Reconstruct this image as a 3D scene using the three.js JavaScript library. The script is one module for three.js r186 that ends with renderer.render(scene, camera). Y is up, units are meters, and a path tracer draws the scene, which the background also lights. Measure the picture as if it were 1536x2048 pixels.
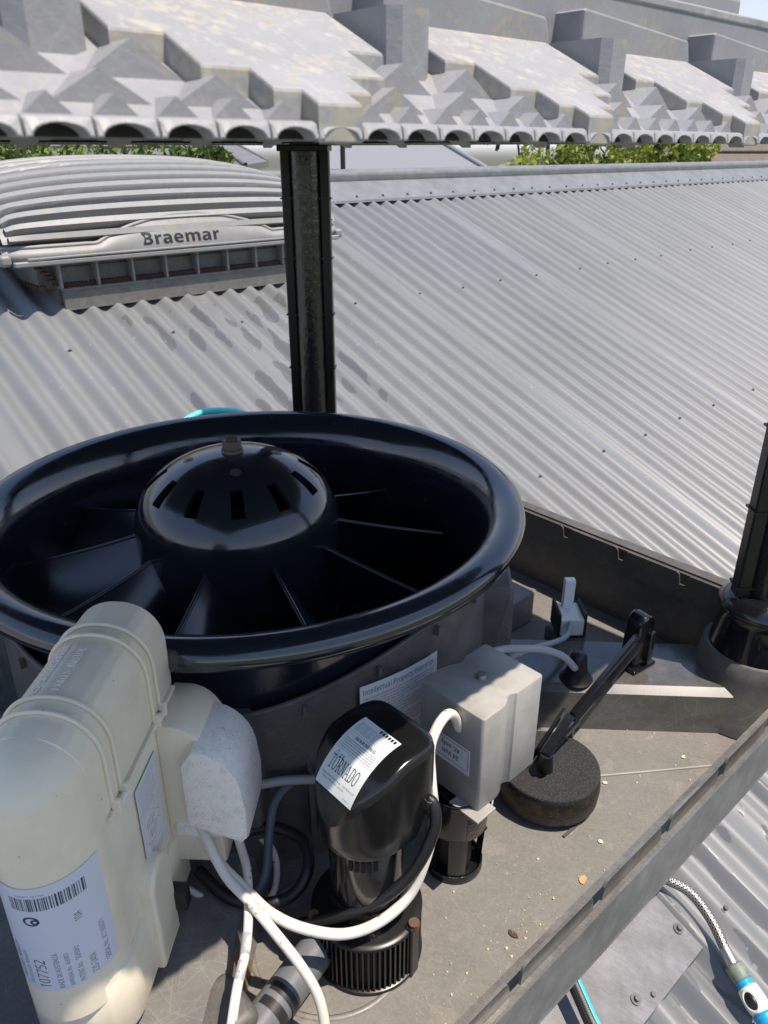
import * as THREE from 'three';
import { mergeGeometries, toCreasedNormals } from 'three/addons/utils/BufferGeometryUtils.js';
import { RoundedBoxGeometry } from 'three/addons/geometries/RoundedBoxGeometry.js';
import { TextGeometry } from 'three/addons/geometries/TextGeometry.js';
import { FontLoader } from 'three/addons/loaders/FontLoader.js';

/* ------------------------------------------------------------------ camera, sky, sun, exposure */
// World: origin on the deck at the middle of the cooler, x along the roof ridge, -z up the slope, metres.
const scene = new THREE.Scene();
const camera = new THREE.PerspectiveCamera(67.31, 0.75, 0.02, 600);
camera.position.set(-0.507, 0.75, 0.839);
{ const p = 25.27 * Math.PI / 180; camera.lookAt(-0.507 + 0.6702 * Math.cos(p), 0.75 - Math.sin(p), 0.839 - 0.7422 * Math.cos(p)); }
camera.focus = .85; camera.userData.fStop = 20;
scene.add(camera);
const SUN = new THREE.Vector3(0.17, 1, 0.335).normalize();
// clear sky: deep blue overhead, paler towards the horizon, with the wide glow round the sun
{
  const W = 512, H = 256, d = new Float32Array(W * H * 4);
  for (let j = 0; j < H; j++) for (let i = 0; i < W; i++) {
    const el = ((j + .5) / H - .5) * Math.PI, az = ((i + .5) / W - .5) * 2 * Math.PI;
    const x = Math.cos(el) * Math.cos(az), y = Math.sin(el), z = Math.cos(el) * Math.sin(az), k = (j * W + i) * 4;
    const t = Math.pow(1 - Math.max(0, y), 4), c = Math.max(0, x * SUN.x + y * SUN.y + z * SUN.z), g = .22 * Math.pow(c, 6) + .9 * Math.pow(c, 60);
    const q = y < 0 ? [.2, .19, .17] : [.2 + .62 * t + g, .32 + .53 * t + g * .98, .58 + .32 * t + g * .92];
    d[k] = q[0]; d[k + 1] = q[1]; d[k + 2] = q[2]; d[k + 3] = 1;
  }
  const t = new THREE.DataTexture(d, W, H, THREE.RGBAFormat, THREE.FloatType); t.mapping = THREE.EquirectangularReflectionMapping; t.magFilter = t.minFilter = THREE.LinearFilter; t.needsUpdate = true;
  scene.background = t; scene.environment = t;
}
const sun = new THREE.DirectionalLight(0xfff0de, 4.7);
sun.name = 'sun'; sun.position.copy(SUN).multiplyScalar(20); sun.castShadow = true; sun.shadow.radius = 1;
sun.shadow.mapSize.set(4096, 4096);
Object.assign(sun.shadow.camera, { left: -6, right: 6, top: 6, bottom: -6, near: 1, far: 60 });
scene.add(sun); scene.add(sun.target);
const renderer = new THREE.WebGLRenderer({ antialias: true });
renderer.setSize(768, 1024);
renderer.toneMapping = THREE.LinearToneMapping; renderer.toneMappingExposure = 1.38;
renderer.shadowMap.enabled = true;

/* ------------------------------------------------------------------ helpers */
const V3 = (x, y, z) => new THREE.Vector3(x, y, z);
const PI = Math.PI;
function rng(seed) { let s = seed >>> 0; return () => { s = (s + 0x6D2B79F5) | 0; let t = Math.imul(s ^ (s >>> 15), 1 | s); t = (t + Math.imul(t ^ (t >>> 7), 61 | t)) ^ t; return ((t ^ (t >>> 14)) >>> 0) / 4294967296; }; }
const used = {};
function numbered(n) { if (!(n in used)) { used[n] = 0; return n; } used[n]++; return n + '_' + String(used[n]).padStart(3, '0'); }
function prep(g) {                       // one attribute layout for merging, uv in metres where none are wanted
  const keep = g.userData.uv;
  let n = g.index ? g.toNonIndexed() : g;
  for (const k of Object.keys(n.attributes)) if (!['position', 'normal', 'uv'].includes(k)) n.deleteAttribute(k);
  if (!n.attributes.normal) n.computeVertexNormals();
  if (!keep) uvM(n);
  return n;
}
function uvM(g) {
  const p = g.attributes.position, n = p.count, uv = new Float32Array(n * 2);
  const a = V3(), b = V3(), c = V3();
  for (let i = 0; i < n; i += 3) {
    a.fromBufferAttribute(p, i); b.fromBufferAttribute(p, i + 1); c.fromBufferAttribute(p, i + 2);
    const nx = (b.y - a.y) * (c.z - a.z) - (b.z - a.z) * (c.y - a.y), ny = (b.z - a.z) * (c.x - a.x) - (b.x - a.x) * (c.z - a.z), nz = (b.x - a.x) * (c.y - a.y) - (b.y - a.y) * (c.x - a.x);
    const ax = Math.abs(nx), ay = Math.abs(ny), az = Math.abs(nz);
    [a, b, c].forEach((v, k) => {
      const u = ay >= ax && ay >= az ? [v.x, v.z] : ax >= az ? [v.z, v.y] : [v.x, v.y];
      uv[(i + k) * 2] = u[0]; uv[(i + k) * 2 + 1] = u[1];
    });
  }
  g.setAttribute('uv', new THREE.BufferAttribute(uv, 2));
}
function geo(list) { const L = (Array.isArray(list) ? list : [list]).map(prep); return L.length === 1 ? L[0] : mergeGeometries(L, false); }
function mesh(name, list, mat, parent = scene, label) {
  const m = new THREE.Mesh(geo(list), mat); m.name = numbered(name); m.castShadow = m.receiveShadow = true;
  if (label) m.userData.label = label;
  parent.add(m); return m;
}
function part(name, list, mat, parent, label) { const m = new THREE.Mesh(geo(list), mat); m.name = name; m.castShadow = m.receiveShadow = true; if (label) m.userData.label = label; parent.add(m); return m; }
function tag(o, label, category, group) { o.userData.label = label; o.userData.category = category; if (group) o.userData.group = group; return o; }
function thing(name, label, category, group) { const o = new THREE.Group(); o.name = numbered(name); scene.add(o); return tag(o, label, category, group); }
function struct(name, label) { const o = new THREE.Group(); o.name = numbered(name); o.userData = { kind: 'structure', label }; scene.add(o); return o; }
const box = (w, h, d, x, y, z, r = 0) => { const g = r ? new RoundedBoxGeometry(w, h, d, 2, r) : new THREE.BoxGeometry(w, h, d); g.translate(x, y, z); return g; };
const cyl = (r0, r1, h, x, y, z, s = 24, open = false) => { const g = new THREE.CylinderGeometry(r0, r1, h, s, 1, open); g.translate(x, y, z); return g; };
const lathe = (prof, s = 64, smooth = true) => { const g = new THREE.LatheGeometry(prof.map(q => new THREE.Vector2(q[0], q[1])), s); return g; };
const tube = (pts, r, seg = 0, rs = 10) => new THREE.TubeGeometry(new THREE.CatmullRomCurve3(pts.map(q => V3(...q)), false, 'centripetal'), seg || pts.length * 8, r, rs, false);
const caps = (pts, r) => [pts[0], pts[pts.length - 1]].map(q => { const g = new THREE.SphereGeometry(r, 10, 6); g.translate(...q); return g; });
function shape(pts) { const s = new THREE.Shape(); pts.forEach((q, i) => i ? s.lineTo(q[0], q[1]) : s.moveTo(q[0], q[1])); s.closePath(); return s; }
function extr(pts, depth, bevel = 0, seg = 2) { return new THREE.ExtrudeGeometry(Array.isArray(pts) ? shape(pts) : pts, { depth, bevelEnabled: bevel > 0, bevelSize: bevel, bevelThickness: bevel, bevelOffset: -bevel, bevelSegments: seg, curveSegments: 14 }); }
function map3(g, fn) { const p = g.attributes.position; for (let i = 0; i < p.count; i++) { const q = fn(p.getX(i), p.getY(i), p.getZ(i)); p.setXYZ(i, q[0], q[1], q[2]); } g.computeVertexNormals(); return g; }
function flipped(g) { const q = g.index ? g.toNonIndexed() : g; q.userData.uv = g.userData.uv; for (const k of Object.keys(q.attributes)) { const a = q.attributes[k], s = a.itemSize; for (let i = 0; i < a.count; i += 3) for (let j = 0; j < s; j++) { const t = a.array[(i + 1) * s + j]; a.array[(i + 1) * s + j] = a.array[(i + 2) * s + j]; a.array[(i + 2) * s + j] = t; } if (k === 'normal') for (let i = 0; i < a.array.length; i++) a.array[i] *= -1; } return q; }
function bar(a, b, w, h) {              // box from a to b
  const A = V3(...a), B = V3(...b), L = A.distanceTo(B), g = new THREE.BoxGeometry(w, h, L);
  const q = new THREE.Quaternion(), m = new THREE.Matrix4().lookAt(A, B, V3(0, 1, 0)); q.setFromRotationMatrix(m); g.applyQuaternion(q); const c = A.add(B).multiplyScalar(.5); g.translate(c.x, c.y, c.z); return g;
}
const grid = (nu, nv, f, uvf) => { const P = [], U = [], I = []; for (let j = 0; j <= nv; j++) for (let i = 0; i <= nu; i++) { P.push(...f(i / nu, j / nv)); U.push(...(uvf ? uvf(i / nu, j / nv) : [i / nu, j / nv])); } for (let j = 0; j < nv; j++) for (let i = 0; i < nu; i++) { const a = j * (nu + 1) + i; I.push(a, a + 1, a + nu + 2, a, a + nu + 2, a + nu + 1); } const g = new THREE.BufferGeometry(); g.setAttribute('position', new THREE.Float32BufferAttribute(P, 3)); g.setAttribute('uv', new THREE.Float32BufferAttribute(U, 2)); g.setIndex(I); g.computeVertexNormals(); g.userData.uv = true; return g; };

/* ------------------------------------------------------------------ textures */
function noise2(seed, n) {               // tileable value noise on an n x n lattice
  const r = rng(seed), L = new Float32Array(n * n).map(() => r());
  return (x, y) => { x = ((x % n) + n) % n; y = ((y % n) + n) % n; const i = Math.floor(x), j = Math.floor(y); let u = x - i, v = y - j; u = u * u * (3 - 2 * u); v = v * v * (3 - 2 * v); const i1 = (i + 1) % n, j1 = (j + 1) % n; return (L[j * n + i] * (1 - u) + L[j * n + i1] * u) * (1 - v) + (L[j1 * n + i] * (1 - u) + L[j1 * n + i1] * u) * v; };
}
const N8 = noise2(11, 8), N16 = noise2(12, 16), N32 = noise2(13, 32), N64 = noise2(14, 64), N128 = noise2(15, 128), N256 = noise2(16, 256);
const fbm = (u, v) => N8(u * 8, v * 8) * .4 + N16(u * 16, v * 16) * .25 + N32(u * 32, v * 32) * .15 + N64(u * 64, v * 64) * .12 + N128(u * 128, v * 128) * .08;
const fbm2 = (u, v) => N16(u * 16 + 5.3, v * 16 + 2.1) * .4 + N32(u * 32 + 9.1, v * 32) * .3 + N64(u * 64, v * 64 + 3.7) * .18 + N128(u * 128, v * 128) * .12;
function tex(w, h, fn, srgb = true, size = 1, size2) {   // fn(u, v, i, j) -> grey or [r, g, b], 0..1 (linear when srgb is off)
  const d = new Uint8Array(w * h * 4);
  for (let j = 0; j < h; j++) for (let i = 0; i < w; i++) { const q = fn(i / w, j / h, i, j), k = (j * w + i) * 4; if (typeof q === 'number') d[k] = d[k + 1] = d[k + 2] = Math.max(0, Math.min(255, q * 255)); else for (let c = 0; c < 3; c++) d[k + c] = Math.max(0, Math.min(255, q[c] * 255)); d[k + 3] = 255; }
  const t = new THREE.DataTexture(d, w, h, THREE.RGBAFormat); t.wrapS = t.wrapT = THREE.RepeatWrapping; t.magFilter = THREE.LinearFilter; t.minFilter = THREE.LinearMipmapLinearFilter; t.generateMipmaps = true;
  if (srgb) t.colorSpace = THREE.SRGBColorSpace; t.repeat.set(1 / size, 1 / (size2 || size)); t.needsUpdate = true; return t;
}
function dots(w, h, n, r0, r1, seed) { const m = new Float32Array(w * h), r = rng(seed); for (let k = 0; k < n; k++) { const cx = r() * w, cy = r() * h, R = r0 + (r1 - r0) * r() ** 3, e = .6 + r() * .8, a = .5 + r() * .5; for (let y = Math.floor(cy - R - 1); y <= cy + R + 1; y++) for (let x = Math.floor(cx - R - 1); x <= cx + R + 1; x++) { const d = Math.hypot((x - cx) * e, (y - cy) / e); if (d < R) { const k2 = ((y + h) % h) * w + ((x + w) % w); m[k2] = Math.max(m[k2], a); } } } return m; }
function scratches(w, h, n, len, seed, ang, spread) { const m = new Float32Array(w * h), r = rng(seed); for (let k = 0; k < n; k++) { let x = r() * w, y = r() * h; const a = ang + (r() - .5) * spread, L = len * (.3 + r()), s = .25 + .75 * r(); for (let t = 0; t < L; t++) { x += Math.cos(a); y += Math.sin(a); m[((Math.floor(y) % h) + h) % h * w + ((Math.floor(x) % w) + w) % w] = s; } } return m; }
const S512 = scratches(512, 512, 900, 90, 3, .4, 6.3), S512b = scratches(512, 512, 1800, 120, 4, 1.1, .5), D512 = dots(512, 512, 260, .6, 2.2, 5);
const T = {};
T.mottle = tex(512, 512, (u, v) => .8 + .26 * (fbm(u, v) - .4), true, .5);
T.worn = tex(512, 512, (u, v, i, j) => .74 + .34 * (fbm(u, v) - .4) + .13 * S512[j * 512 + i], true, .3);
T.wornRough = tex(512, 512, (u, v, i, j) => .42 + .3 * fbm2(u, v) + .1 * S512[j * 512 + i], false, .3);
T.deck = tex(1024, 1024, (u, v, i, j) => { const k = (j >> 1) * 512 + (i >> 1), b = .83 + .1 * (fbm(u, v) - .4) + .03 * S512b[k] + .035 * S512[k] + .08 * (N256(u * 256, v * 256) - .5) + .16 * D512[k]; const d = fbm2(u + .3, v) > .63 ? .05 : 0; return [b + d, b + d * .9, b - .008 + d * .6]; }, true, .5);
T.deckRough = tex(512, 512, (u, v, i, j) => .36 + .25 * fbm2(u, v) - .1 * S512b[j * 512 + i], false, .5);
T.black = tex(512, 512, (u, v, i, j) => .8 + .3 * (fbm(u, v) - .4) + .2 * D512[j * 512 + i], true, .35);
T.blackRough = tex(512, 512, (u, v, i, j) => .1 + .28 * Math.max(0, fbm2(u, v) - .34) + .25 * D512[j * 512 + i] * .5 + .1 * S512[j * 512 + i], false, .35);
T.ringRough = tex(512, 512, (u, v, i, j) => .07 + .3 * Math.max(0, fbm2(u, v) - .3) + .1 * D512[j * 512 + i] + .08 * S512[j * 512 + i], false, .35);
T.wetRough = tex(512, 512, (u, v) => { const f = fbm(u, v); return f > .43 ? .07 : .2 + .2 * fbm2(u, v); }, false, .35);
T.wetCol = tex(512, 512, (u, v) => { const f = fbm(u, v); return (f > .43 ? .9 : .98) * (.9 + .2 * (fbm2(u, v) - .4)); }, true, .35);
T.lid = tex(1024, 1024, (u, v, i, j) => { const k = (j >> 1) * 512 + (i >> 1); const b = .9 + .1 * (fbm2(u, v) - .42) + .04 * S512[k]; const li = fbm(u * 1, v * 1) + .2 * (N128(u * 128, v * 128) - .5); return li > .69 ? [b + .06, b + .03, b - .06] : [b, b, b + .004]; }, true, .33);
T.lichen = tex(1024, 1024, (u, v, i, j) => { const b = .86 + .14 * (fbm2(u, v) - .42); const f = N8(u * 8 + 1.7, v * 8) * .62 - .03 + N16(u * 16, v * 16) * .2 + .3 * N64(u * 64, v * 64) + .3 * N256(u * 256, v * 256); if (f > .83) { const q = .96 + .14 * (N128(u * 128, v * 128) - .5); return [q, q * .97, q * .89]; } if (f > .76) return [b + .05, b + .048, b + .035]; if (f < .42) return [b * .9, b * .91, b * .92]; return [b, b, b + .006]; }, true, .55);
T.cream = tex(512, 512, (u, v, i, j) => { const d = D512[j * 512 + i] > .94 ? .62 : 1; const b = (.97 + .07 * (fbm(u, v) - .4)) * d; return [b, b * (d < 1 ? .95 : 1), b * (d < 1 ? .9 : 1)]; }, true, .16);
T.dirtyWhite = tex(512, 512, (u, v, i, j) => { const f = fbm2(u, v) * .6 + .7 * (N256(u * 256, v * 256) - .3); const d = f > .66 ? .84 : f > .6 ? .94 : 1; return [d, d * .985, d * (d < .9 ? .92 : .98)]; }, true, .12);
T.cable = tex(256, 256, (u, v) => { const f = N32(u * 32, v * 32) * .6 + N128(u * 128, v * 128) * .4; return f > .84 ? [.62, .5, .36] : f > .78 ? [.85, .78, .7] : [.96, .95, .94]; }, true, .25);
T.galv = tex(512, 512, (u, v, i, j) => .76 + .4 * (fbm(u, v) - .42) + .1 * S512b[j * 512 + i], true, .3);
T.foam = tex(512, 512, (u, v, i, j) => { const n = N256(u * 256, v * 256) * .6 + N128(u * 128 + 3, v * 128) * .4; return n > .64 ? 1 : .35 + .3 * n; }, true, .08);  // random pale flecks over a darker ground
T.foamBump = tex(512, 512, (u, v) => N256(u * 256, v * 256) * .6 + N128(u * 128 + 3, v * 128) * .4, false, .08);
T.slime = tex(512, 512, (u, v) => { const f = fbm(u, v) + .3 * (N128(u * 128, v * 128) - .5), y = v; return f > .5 ? [.6, .5, .3] : f > .45 ? [.35, .29, .2] : [.16, .16, .17]; }, true, .12);
T.braid = tex(128, 128, (u, v) => { const a = Math.sin((u * 4 + v * 8) * 2 * PI), b = Math.sin((u * 4 - v * 8) * 2 * PI); return .55 + .22 * Math.max(a, b) + .15 * ((a > 0) !== (b > 0) ? 1 : 0); }, true, 1);
T.weave = tex(128, 128, (u, v) => { const a = Math.sin((u * 8 + v * 8) * 2 * PI), b = Math.sin((u * 8 - v * 8) * 2 * PI); return a * b > 0.1 ? .42 : .14; }, true, 1);
T.leaf = tex(256, 256, (u, v) => .7 + .5 * fbm(u, v), true, .5);
T.postBump = tex(256, 256, (u, v) => N64(u * 64, v * 24) * .5 + N128(u * 128, v * 60) * .3 + N16(u * 16, v * 4) * .2, false, .25);
T.rusty = tex(512, 512, (u, v, i, j) => { const b = .44 + .14 * (fbm(u, v) - .4) + .1 * S512[j * 512 + i]; const w = Math.abs(u - .42 - .1 * (N8(v * 8, .3) - .5) - .05 * N32(v * 32, 2)); const f = w < .05 ? N64(u * 64, v * 64) * .6 + N16(u * 16, v * 16) * .5 - w * 6 : 0; return f > .42 ? [.52, .36, .18] : f > .34 ? [.46, .4, .32] : [b, b * .99, b * .97]; }, true, .26);
T.bump = tex(512, 512, (u, v) => fbm2(u, v), false, .06);
T.brick = tex(256, 256, (u, v) => { const r = Math.floor(v * 12), x = u * 4 + (r % 2) * .5, m = (v * 12 % 1) < .14 || (x % 1) < .05; const k = N32(Math.floor(x) * 3.1, r * 2.7) * .3; return m ? [.6, .56, .5] : [.55 + k, .3 + k * .6, .22 + k * .5]; }, true, 1);

const std = (o) => new THREE.MeshPhysicalMaterial({ side: THREE.DoubleSide, roughness: .6, metalness: 0, ...o });
const lin = (r, g, b) => new THREE.Color().setRGB(r, g, b);
const M = {
  lid: std({ color: lin(.33, .335, .345), map: T.lid, roughness: .5, bumpMap: T.bump, bumpScale: .0002 }),
  lidTop: std({ color: lin(.385, .388, .39), map: T.lichen, roughness: .55 }),
  lidGrey: std({ color: lin(.3, .305, .315), map: T.lid, roughness: .55 }),
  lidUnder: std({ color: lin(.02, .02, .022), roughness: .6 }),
  gloss: std({ color: lin(.011, .012, .014), map: T.black, roughness: 1, roughnessMap: T.blackRough, ior: 1.65 }),
  hub: std({ color: lin(.02, .028, .038), map: T.black, roughness: 1, roughnessMap: T.ringRough, ior: 1.8 }),
  blade: std({ color: lin(.022, .033, .046), map: T.black, roughness: .2, ior: 1.7 }),
  glossRing: std({ color: lin(.017, .026, .04), map: T.black, roughness: 1, roughnessMap: T.ringRough, ior: 1.85 }),
  blackSatin: std({ color: lin(.012, .012, .013), map: T.black, roughness: .34 }),
  blackMatte: std({ color: lin(.018, .018, .019), map: T.black, roughness: .6 }),
  postWorn: std({ color: lin(.014, .0145, .016), roughness: .2, ior: 1.7, bumpMap: T.postBump, bumpScale: .0008 }),
  grey: std({ color: lin(.17, .162, .15), map: T.worn, roughness: 1, roughnessMap: T.wornRough }),
  greyWet: std({ color: lin(.145, .14, .133), map: T.worn, roughness: .17, ior: 1.6 }),
  deck: std({ color: lin(.255, .246, .229), map: T.deck, roughness: 1, roughnessMap: T.deckRough }),
  rusty: std({ color: lin(.9, .9, .9), map: T.rusty, roughness: .55 }),
  wall: std({ color: lin(.14, .13, .114), map: T.worn, roughness: .5 }),
  galv: std({ color: lin(.36, .36, .345), map: T.galv, roughness: .34, metalness: .55 }),
  cream: std({ color: lin(.86, .78, .605), map: T.cream, roughness: .4, bumpMap: T.bump, bumpScale: .00012 }),
  pumpBlack: std({ color: lin(.012, .0125, .014), map: T.black, roughness: .2, ior: 1.6 }),
  creamLight: std({ color: lin(.86, .83, .74), roughness: .4 }),
  dirtyWhite: std({ color: lin(.84, .83, .79), map: T.dirtyWhite, roughness: .5, bumpMap: T.bump, bumpScale: .0002 }),
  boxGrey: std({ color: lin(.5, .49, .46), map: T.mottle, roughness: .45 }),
  white: std({ color: lin(.82, .82, .82), roughness: .45 }),
  cableWhite: std({ color: lin(.78, .74, .69), map: T.cable, roughness: .45 }),
  cableGrey: std({ color: lin(.33, .345, .36), roughness: .5 }),
  cableBlueGrey: std({ color: lin(.1, .115, .14), roughness: .5 }),
  cableBlack: std({ color: lin(.02, .021, .023), map: T.worn, roughness: .42, bumpMap: T.bump, bumpScale: .0004 }),
  pvc: std({ color: lin(.2, .215, .235), map: T.mottle, roughness: .38 }),
  tape: std({ color: lin(.02, .02, .022), roughness: .4 }),
  steel: std({ color: lin(.5, .49, .47), metalness: .9, roughness: .35 }),
  steelDark: std({ color: lin(.16, .15, .14), metalness: .7, roughness: .45 }),
  rust: std({ color: lin(.2, .11, .06), map: T.worn, roughness: .85 }),
  braid: std({ color: lin(.62, .6, .57), map: T.braid, metalness: .85, roughness: .34, bumpMap: T.braid, bumpScale: .0006 }),
  hoseWeave: std({ color: lin(.3, .31, .32), map: T.weave, roughness: .45, bumpMap: T.weave, bumpScale: .0004 }),
  aqua: std({ color: lin(.02, .5, .62), roughness: .42 }),
  aquaBlue: std({ color: lin(.01, .33, .62), roughness: .4 }),
  aquaPale: std({ color: lin(.09, .66, .72), roughness: .5 }),
  sage: std({ color: lin(.28, .34, .28), map: T.worn, roughness: .55 }),
  ivory: std({ color: lin(.72, .72, .64), roughness: .4 }),
  foam: std({ color: lin(.085, .085, .09), map: T.foam, roughness: .85, bumpMap: T.foamBump, bumpScale: .0012 }),
  foamSide: std({ color: lin(.1, .09, .08), map: T.slime, roughness: .5, bumpMap: T.bump, bumpScale: .0012 }),
  slime: std({ color: lin(.22, .2, .17), map: T.slime, roughness: .22, bumpMap: T.bump, bumpScale: .001 }),
  screw: std({ color: lin(.12, .12, .125), roughness: .4, metalness: .3 }),
  cooler2: std({ color: lin(.3, .305, .3), map: T.lid, roughness: .5 }),
  cooler2body: std({ color: lin(.27, .27, .255), map: T.worn, roughness: .55 }),
  pad2: std({ color: lin(.07, .07, .065), roughness: .9 }),
  pad: std({ color: lin(.16, .085, .06), map: T.worn, roughness: .9 }),
  capping: std({ color: lin(.27, .285, .3), map: T.mottle, roughness: .42 }),
  flash: std({ color: lin(.23, .235, .255), map: T.galv, roughness: .45 }),
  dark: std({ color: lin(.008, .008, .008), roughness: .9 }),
  flake: std({ color: lin(.5, .3, .13), roughness: .8 }),
  flakePale: std({ color: lin(.6, .52, .36), roughness: .8 }),
  flakeDark: std({ color: lin(.06, .035, .025), roughness: .8 }),
};
function label(w, h, px, draw) {        // flat printed label: canvas texture
  const c = document.createElement('canvas'); c.width = px; c.height = Math.round(px * h / w); const x = c.getContext('2d');
  x.fillStyle = '#e9ebee'; x.fillRect(0, 0, c.width, c.height); draw(x, c.width, c.height);
  const t = new THREE.CanvasTexture(c); t.colorSpace = THREE.SRGBColorSpace; t.anisotropy = 8;
  return std({ map: t, roughness: .35, color: lin(.86, .86, .88) });
}
const font = await new FontLoader().loadAsync('fonts/droid/droid_sans_bold.typeface.json');
const fontR = await new FontLoader().loadAsync('fonts/droid/droid_sans_regular.typeface.json');

/* ------------------------------------------------------------------ roof */
const SL = .394, roofY = (z) => -.219 - SL * z, PITCH = .0762, SHEET = PITCH * 10, RZ0 = -1.95, RZ1 = 3.4, cosR = 1 / Math.hypot(1, SL);
{
  const roof = struct('roof', 'grey corrugated steel roof sloping down from the capped ridge');
  const X0 = -.762, XW = SHEET * 4, ZL = 3.2;
  const sp = dots(2048, 2048, 5200, .6, 2.6, 77), wetAt = (u, v) => {
    const x = X0 + u * XW, z = RZ0 + v * ZL;
    const n = fbm2(u * 2.2, v * .8) + .2 * (N64(u * 128, v * 50) - .5) + .2 * Math.cos(2 * PI * (x / PITCH + .27)) - .03;
    const a = (x > .42 && x < 1.0 && z > -1.34 && z < -.4) ? .13 : 0, b = 0, c = (z > .3) ? .11 : 0;
    return n + Math.max(a, b, c) > .8 && (a + b + c > 0);
  };
  const wet = new Uint8Array(2048 * 2048); for (let j = 0; j < 2048; j++) for (let i = 0; i < 2048; i++) wet[j * 2048 + i] = wetAt(i / 2048, j / 2048) ? 1 : 0;
  const tA = tex(2048, 2048, (u, v, i, j) => { const k = j * 2048 + i; let b = .87 + .06 * (N64(u * 64, v * 6) - .5) + .06 * (fbm(u, v) - .4) + .03 * (N256(u * 256, v * 40) - .5); let q = [b * .985, b, b * 1.012]; if (wet[k]) q = [b * .87, b * .875, b * .885]; const s = sp[k] * (u < .75 ? 1 : .4); if (s > .62) q = s > .93 ? [.98, .9, .74] : [q[0] + .24, q[1] + .24, q[2] + .22]; return q; }, true, XW, ZL);
  const rA = tex(1024, 1024, (u, v, i, j) => wet[(j * 2) * 2048 + i * 2] ? .14 : .46 + .2 * (fbm(u, v) - .4), false, XW, ZL);
  const tB = tex(512, 512, (u, v) => { const b = .87 + .07 * (N64(u * 64, v * 6) - .5) + .1 * (fbm(u, v) - .4); return [b * .985, b, b * 1.012]; }, true, XW, ZL);
  const col = lin(.232, .238, .242);
  const mA = std({ color: col, map: tA, roughness: 1, roughnessMap: rA }), mB = std({ color: col, map: tB, roughness: .5 });
  const prof = (x) => .0112 * Math.cos(2 * PI * x / PITCH);
  for (let k = -4; k < 13; k++) {
    const x0 = X0 + k * SHEET;
    const nu = 140;
    const g = grid(nu, 3, (u, v) => { const xx = u * (SHEET + PITCH * .5), x = x0 + xx, z = RZ0 + v * (RZ1 - RZ0); let h = prof(xx) + (xx > SHEET - PITCH * .55 ? .0016 : 0); if (xx > SHEET - PITCH && xx < SHEET) h = Math.max(h, .0035 + .003 * Math.cos(2 * PI * xx / PITCH)); return [x, roofY(z) + h, z]; },
      (u, v) => [u * (SHEET + PITCH * .5) + k * SHEET, v * (RZ1 - RZ0)]);
    part('roof_sheet', flipped(g), k >= 0 && k < 4 ? mA : mB, roof);
  }
  // back slope beyond the ridge
  const zb = RZ0 - 5; part('roof_sheet', grid(1200, 1, (u, v) => { const x = X0 - 4 * SHEET + u * 17 * SHEET, z = RZ0 + v * (zb - RZ0); return [x, roofY(RZ0) - v * 5 * SL + prof(x - X0), z]; }, (u, v) => [u * 13, v * 5]), mB, roof, 'back slope of the roof behind the ridge');
  // ridge capping: apron, roll, back apron
  const capP = [[-1.9, roofY(-1.9) + .0105], [-1.905, roofY(-1.905) + .0225], [-2.035, roofY(-2.035) + .04]];
  const roll = []; for (let i = 0; i <= 12; i++) { const a = PI * 1.15 * (1 - i / 12) - .23; roll.push([-2.06 + .03 * Math.cos(PI - a), roofY(-2.035) + .056 + .03 * Math.sin(a)]); }
  const capA = [...capP, ...roll.reverse().map(q => q)];
  const prof2 = [[-1.9, roofY(-1.9) + .010], [-1.903, roofY(-1.903) + .019], [-2.03, roofY(-2.03) + .038]];
  for (let i = 0; i <= 14; i++) { const a = -.5 + (PI + 1) * i / 14; prof2.push([-2.058 + .032 * Math.cos(a), roofY(-2.03) + .056 + .032 * Math.sin(a)]); }
  prof2.push([-2.088, roofY(-2.03) + .036], [-2.22, roofY(-2.03) - .02]);
  const nP = prof2.length - 1;
  const gcap = grid(1, nP, (u, v) => { const q = prof2[Math.round(v * nP)]; return [-4 + u * 14, q[1], q[0]]; }); gcap.userData.uv = false;
  part('ridge_cap', toCreasedNormals(gcap, .7), M.capping, roof);
  // screws
  const head = geo([cyl(.0075, .0075, .0016, 0, .001, 0, 14), cyl(.0042, .0045, .006, 0, .0045, 0, 6)]);
  const screwAt = (x, z, dy = 0) => { const m = new THREE.Mesh(head, M.screw); m.name = 'screw'; m.position.set(x, roofY(z) + .0082 + dy, z); m.rotation.x = Math.atan(SL); m.castShadow = true; m.receiveShadow = true; roof.add(m); };
  const crest = (n) => X0 + n * PITCH;
  let seq = [3, 4, 3, 3];
  for (const z of [-1.215, -.335, .56, 1.5]) { let n = z === -.335 ? -4 : -3, i = z === .56 ? 1 : 0; while (crest(n) < 7) { screwAt(crest(n), z + ((i * 7) % 3 - 1) * .004); n += seq[i++ % 4]; } }
  for (let n = -4; n < 96; n += 2) { const s = screwAt(crest(n), -1.925, .013); }
}

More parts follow.
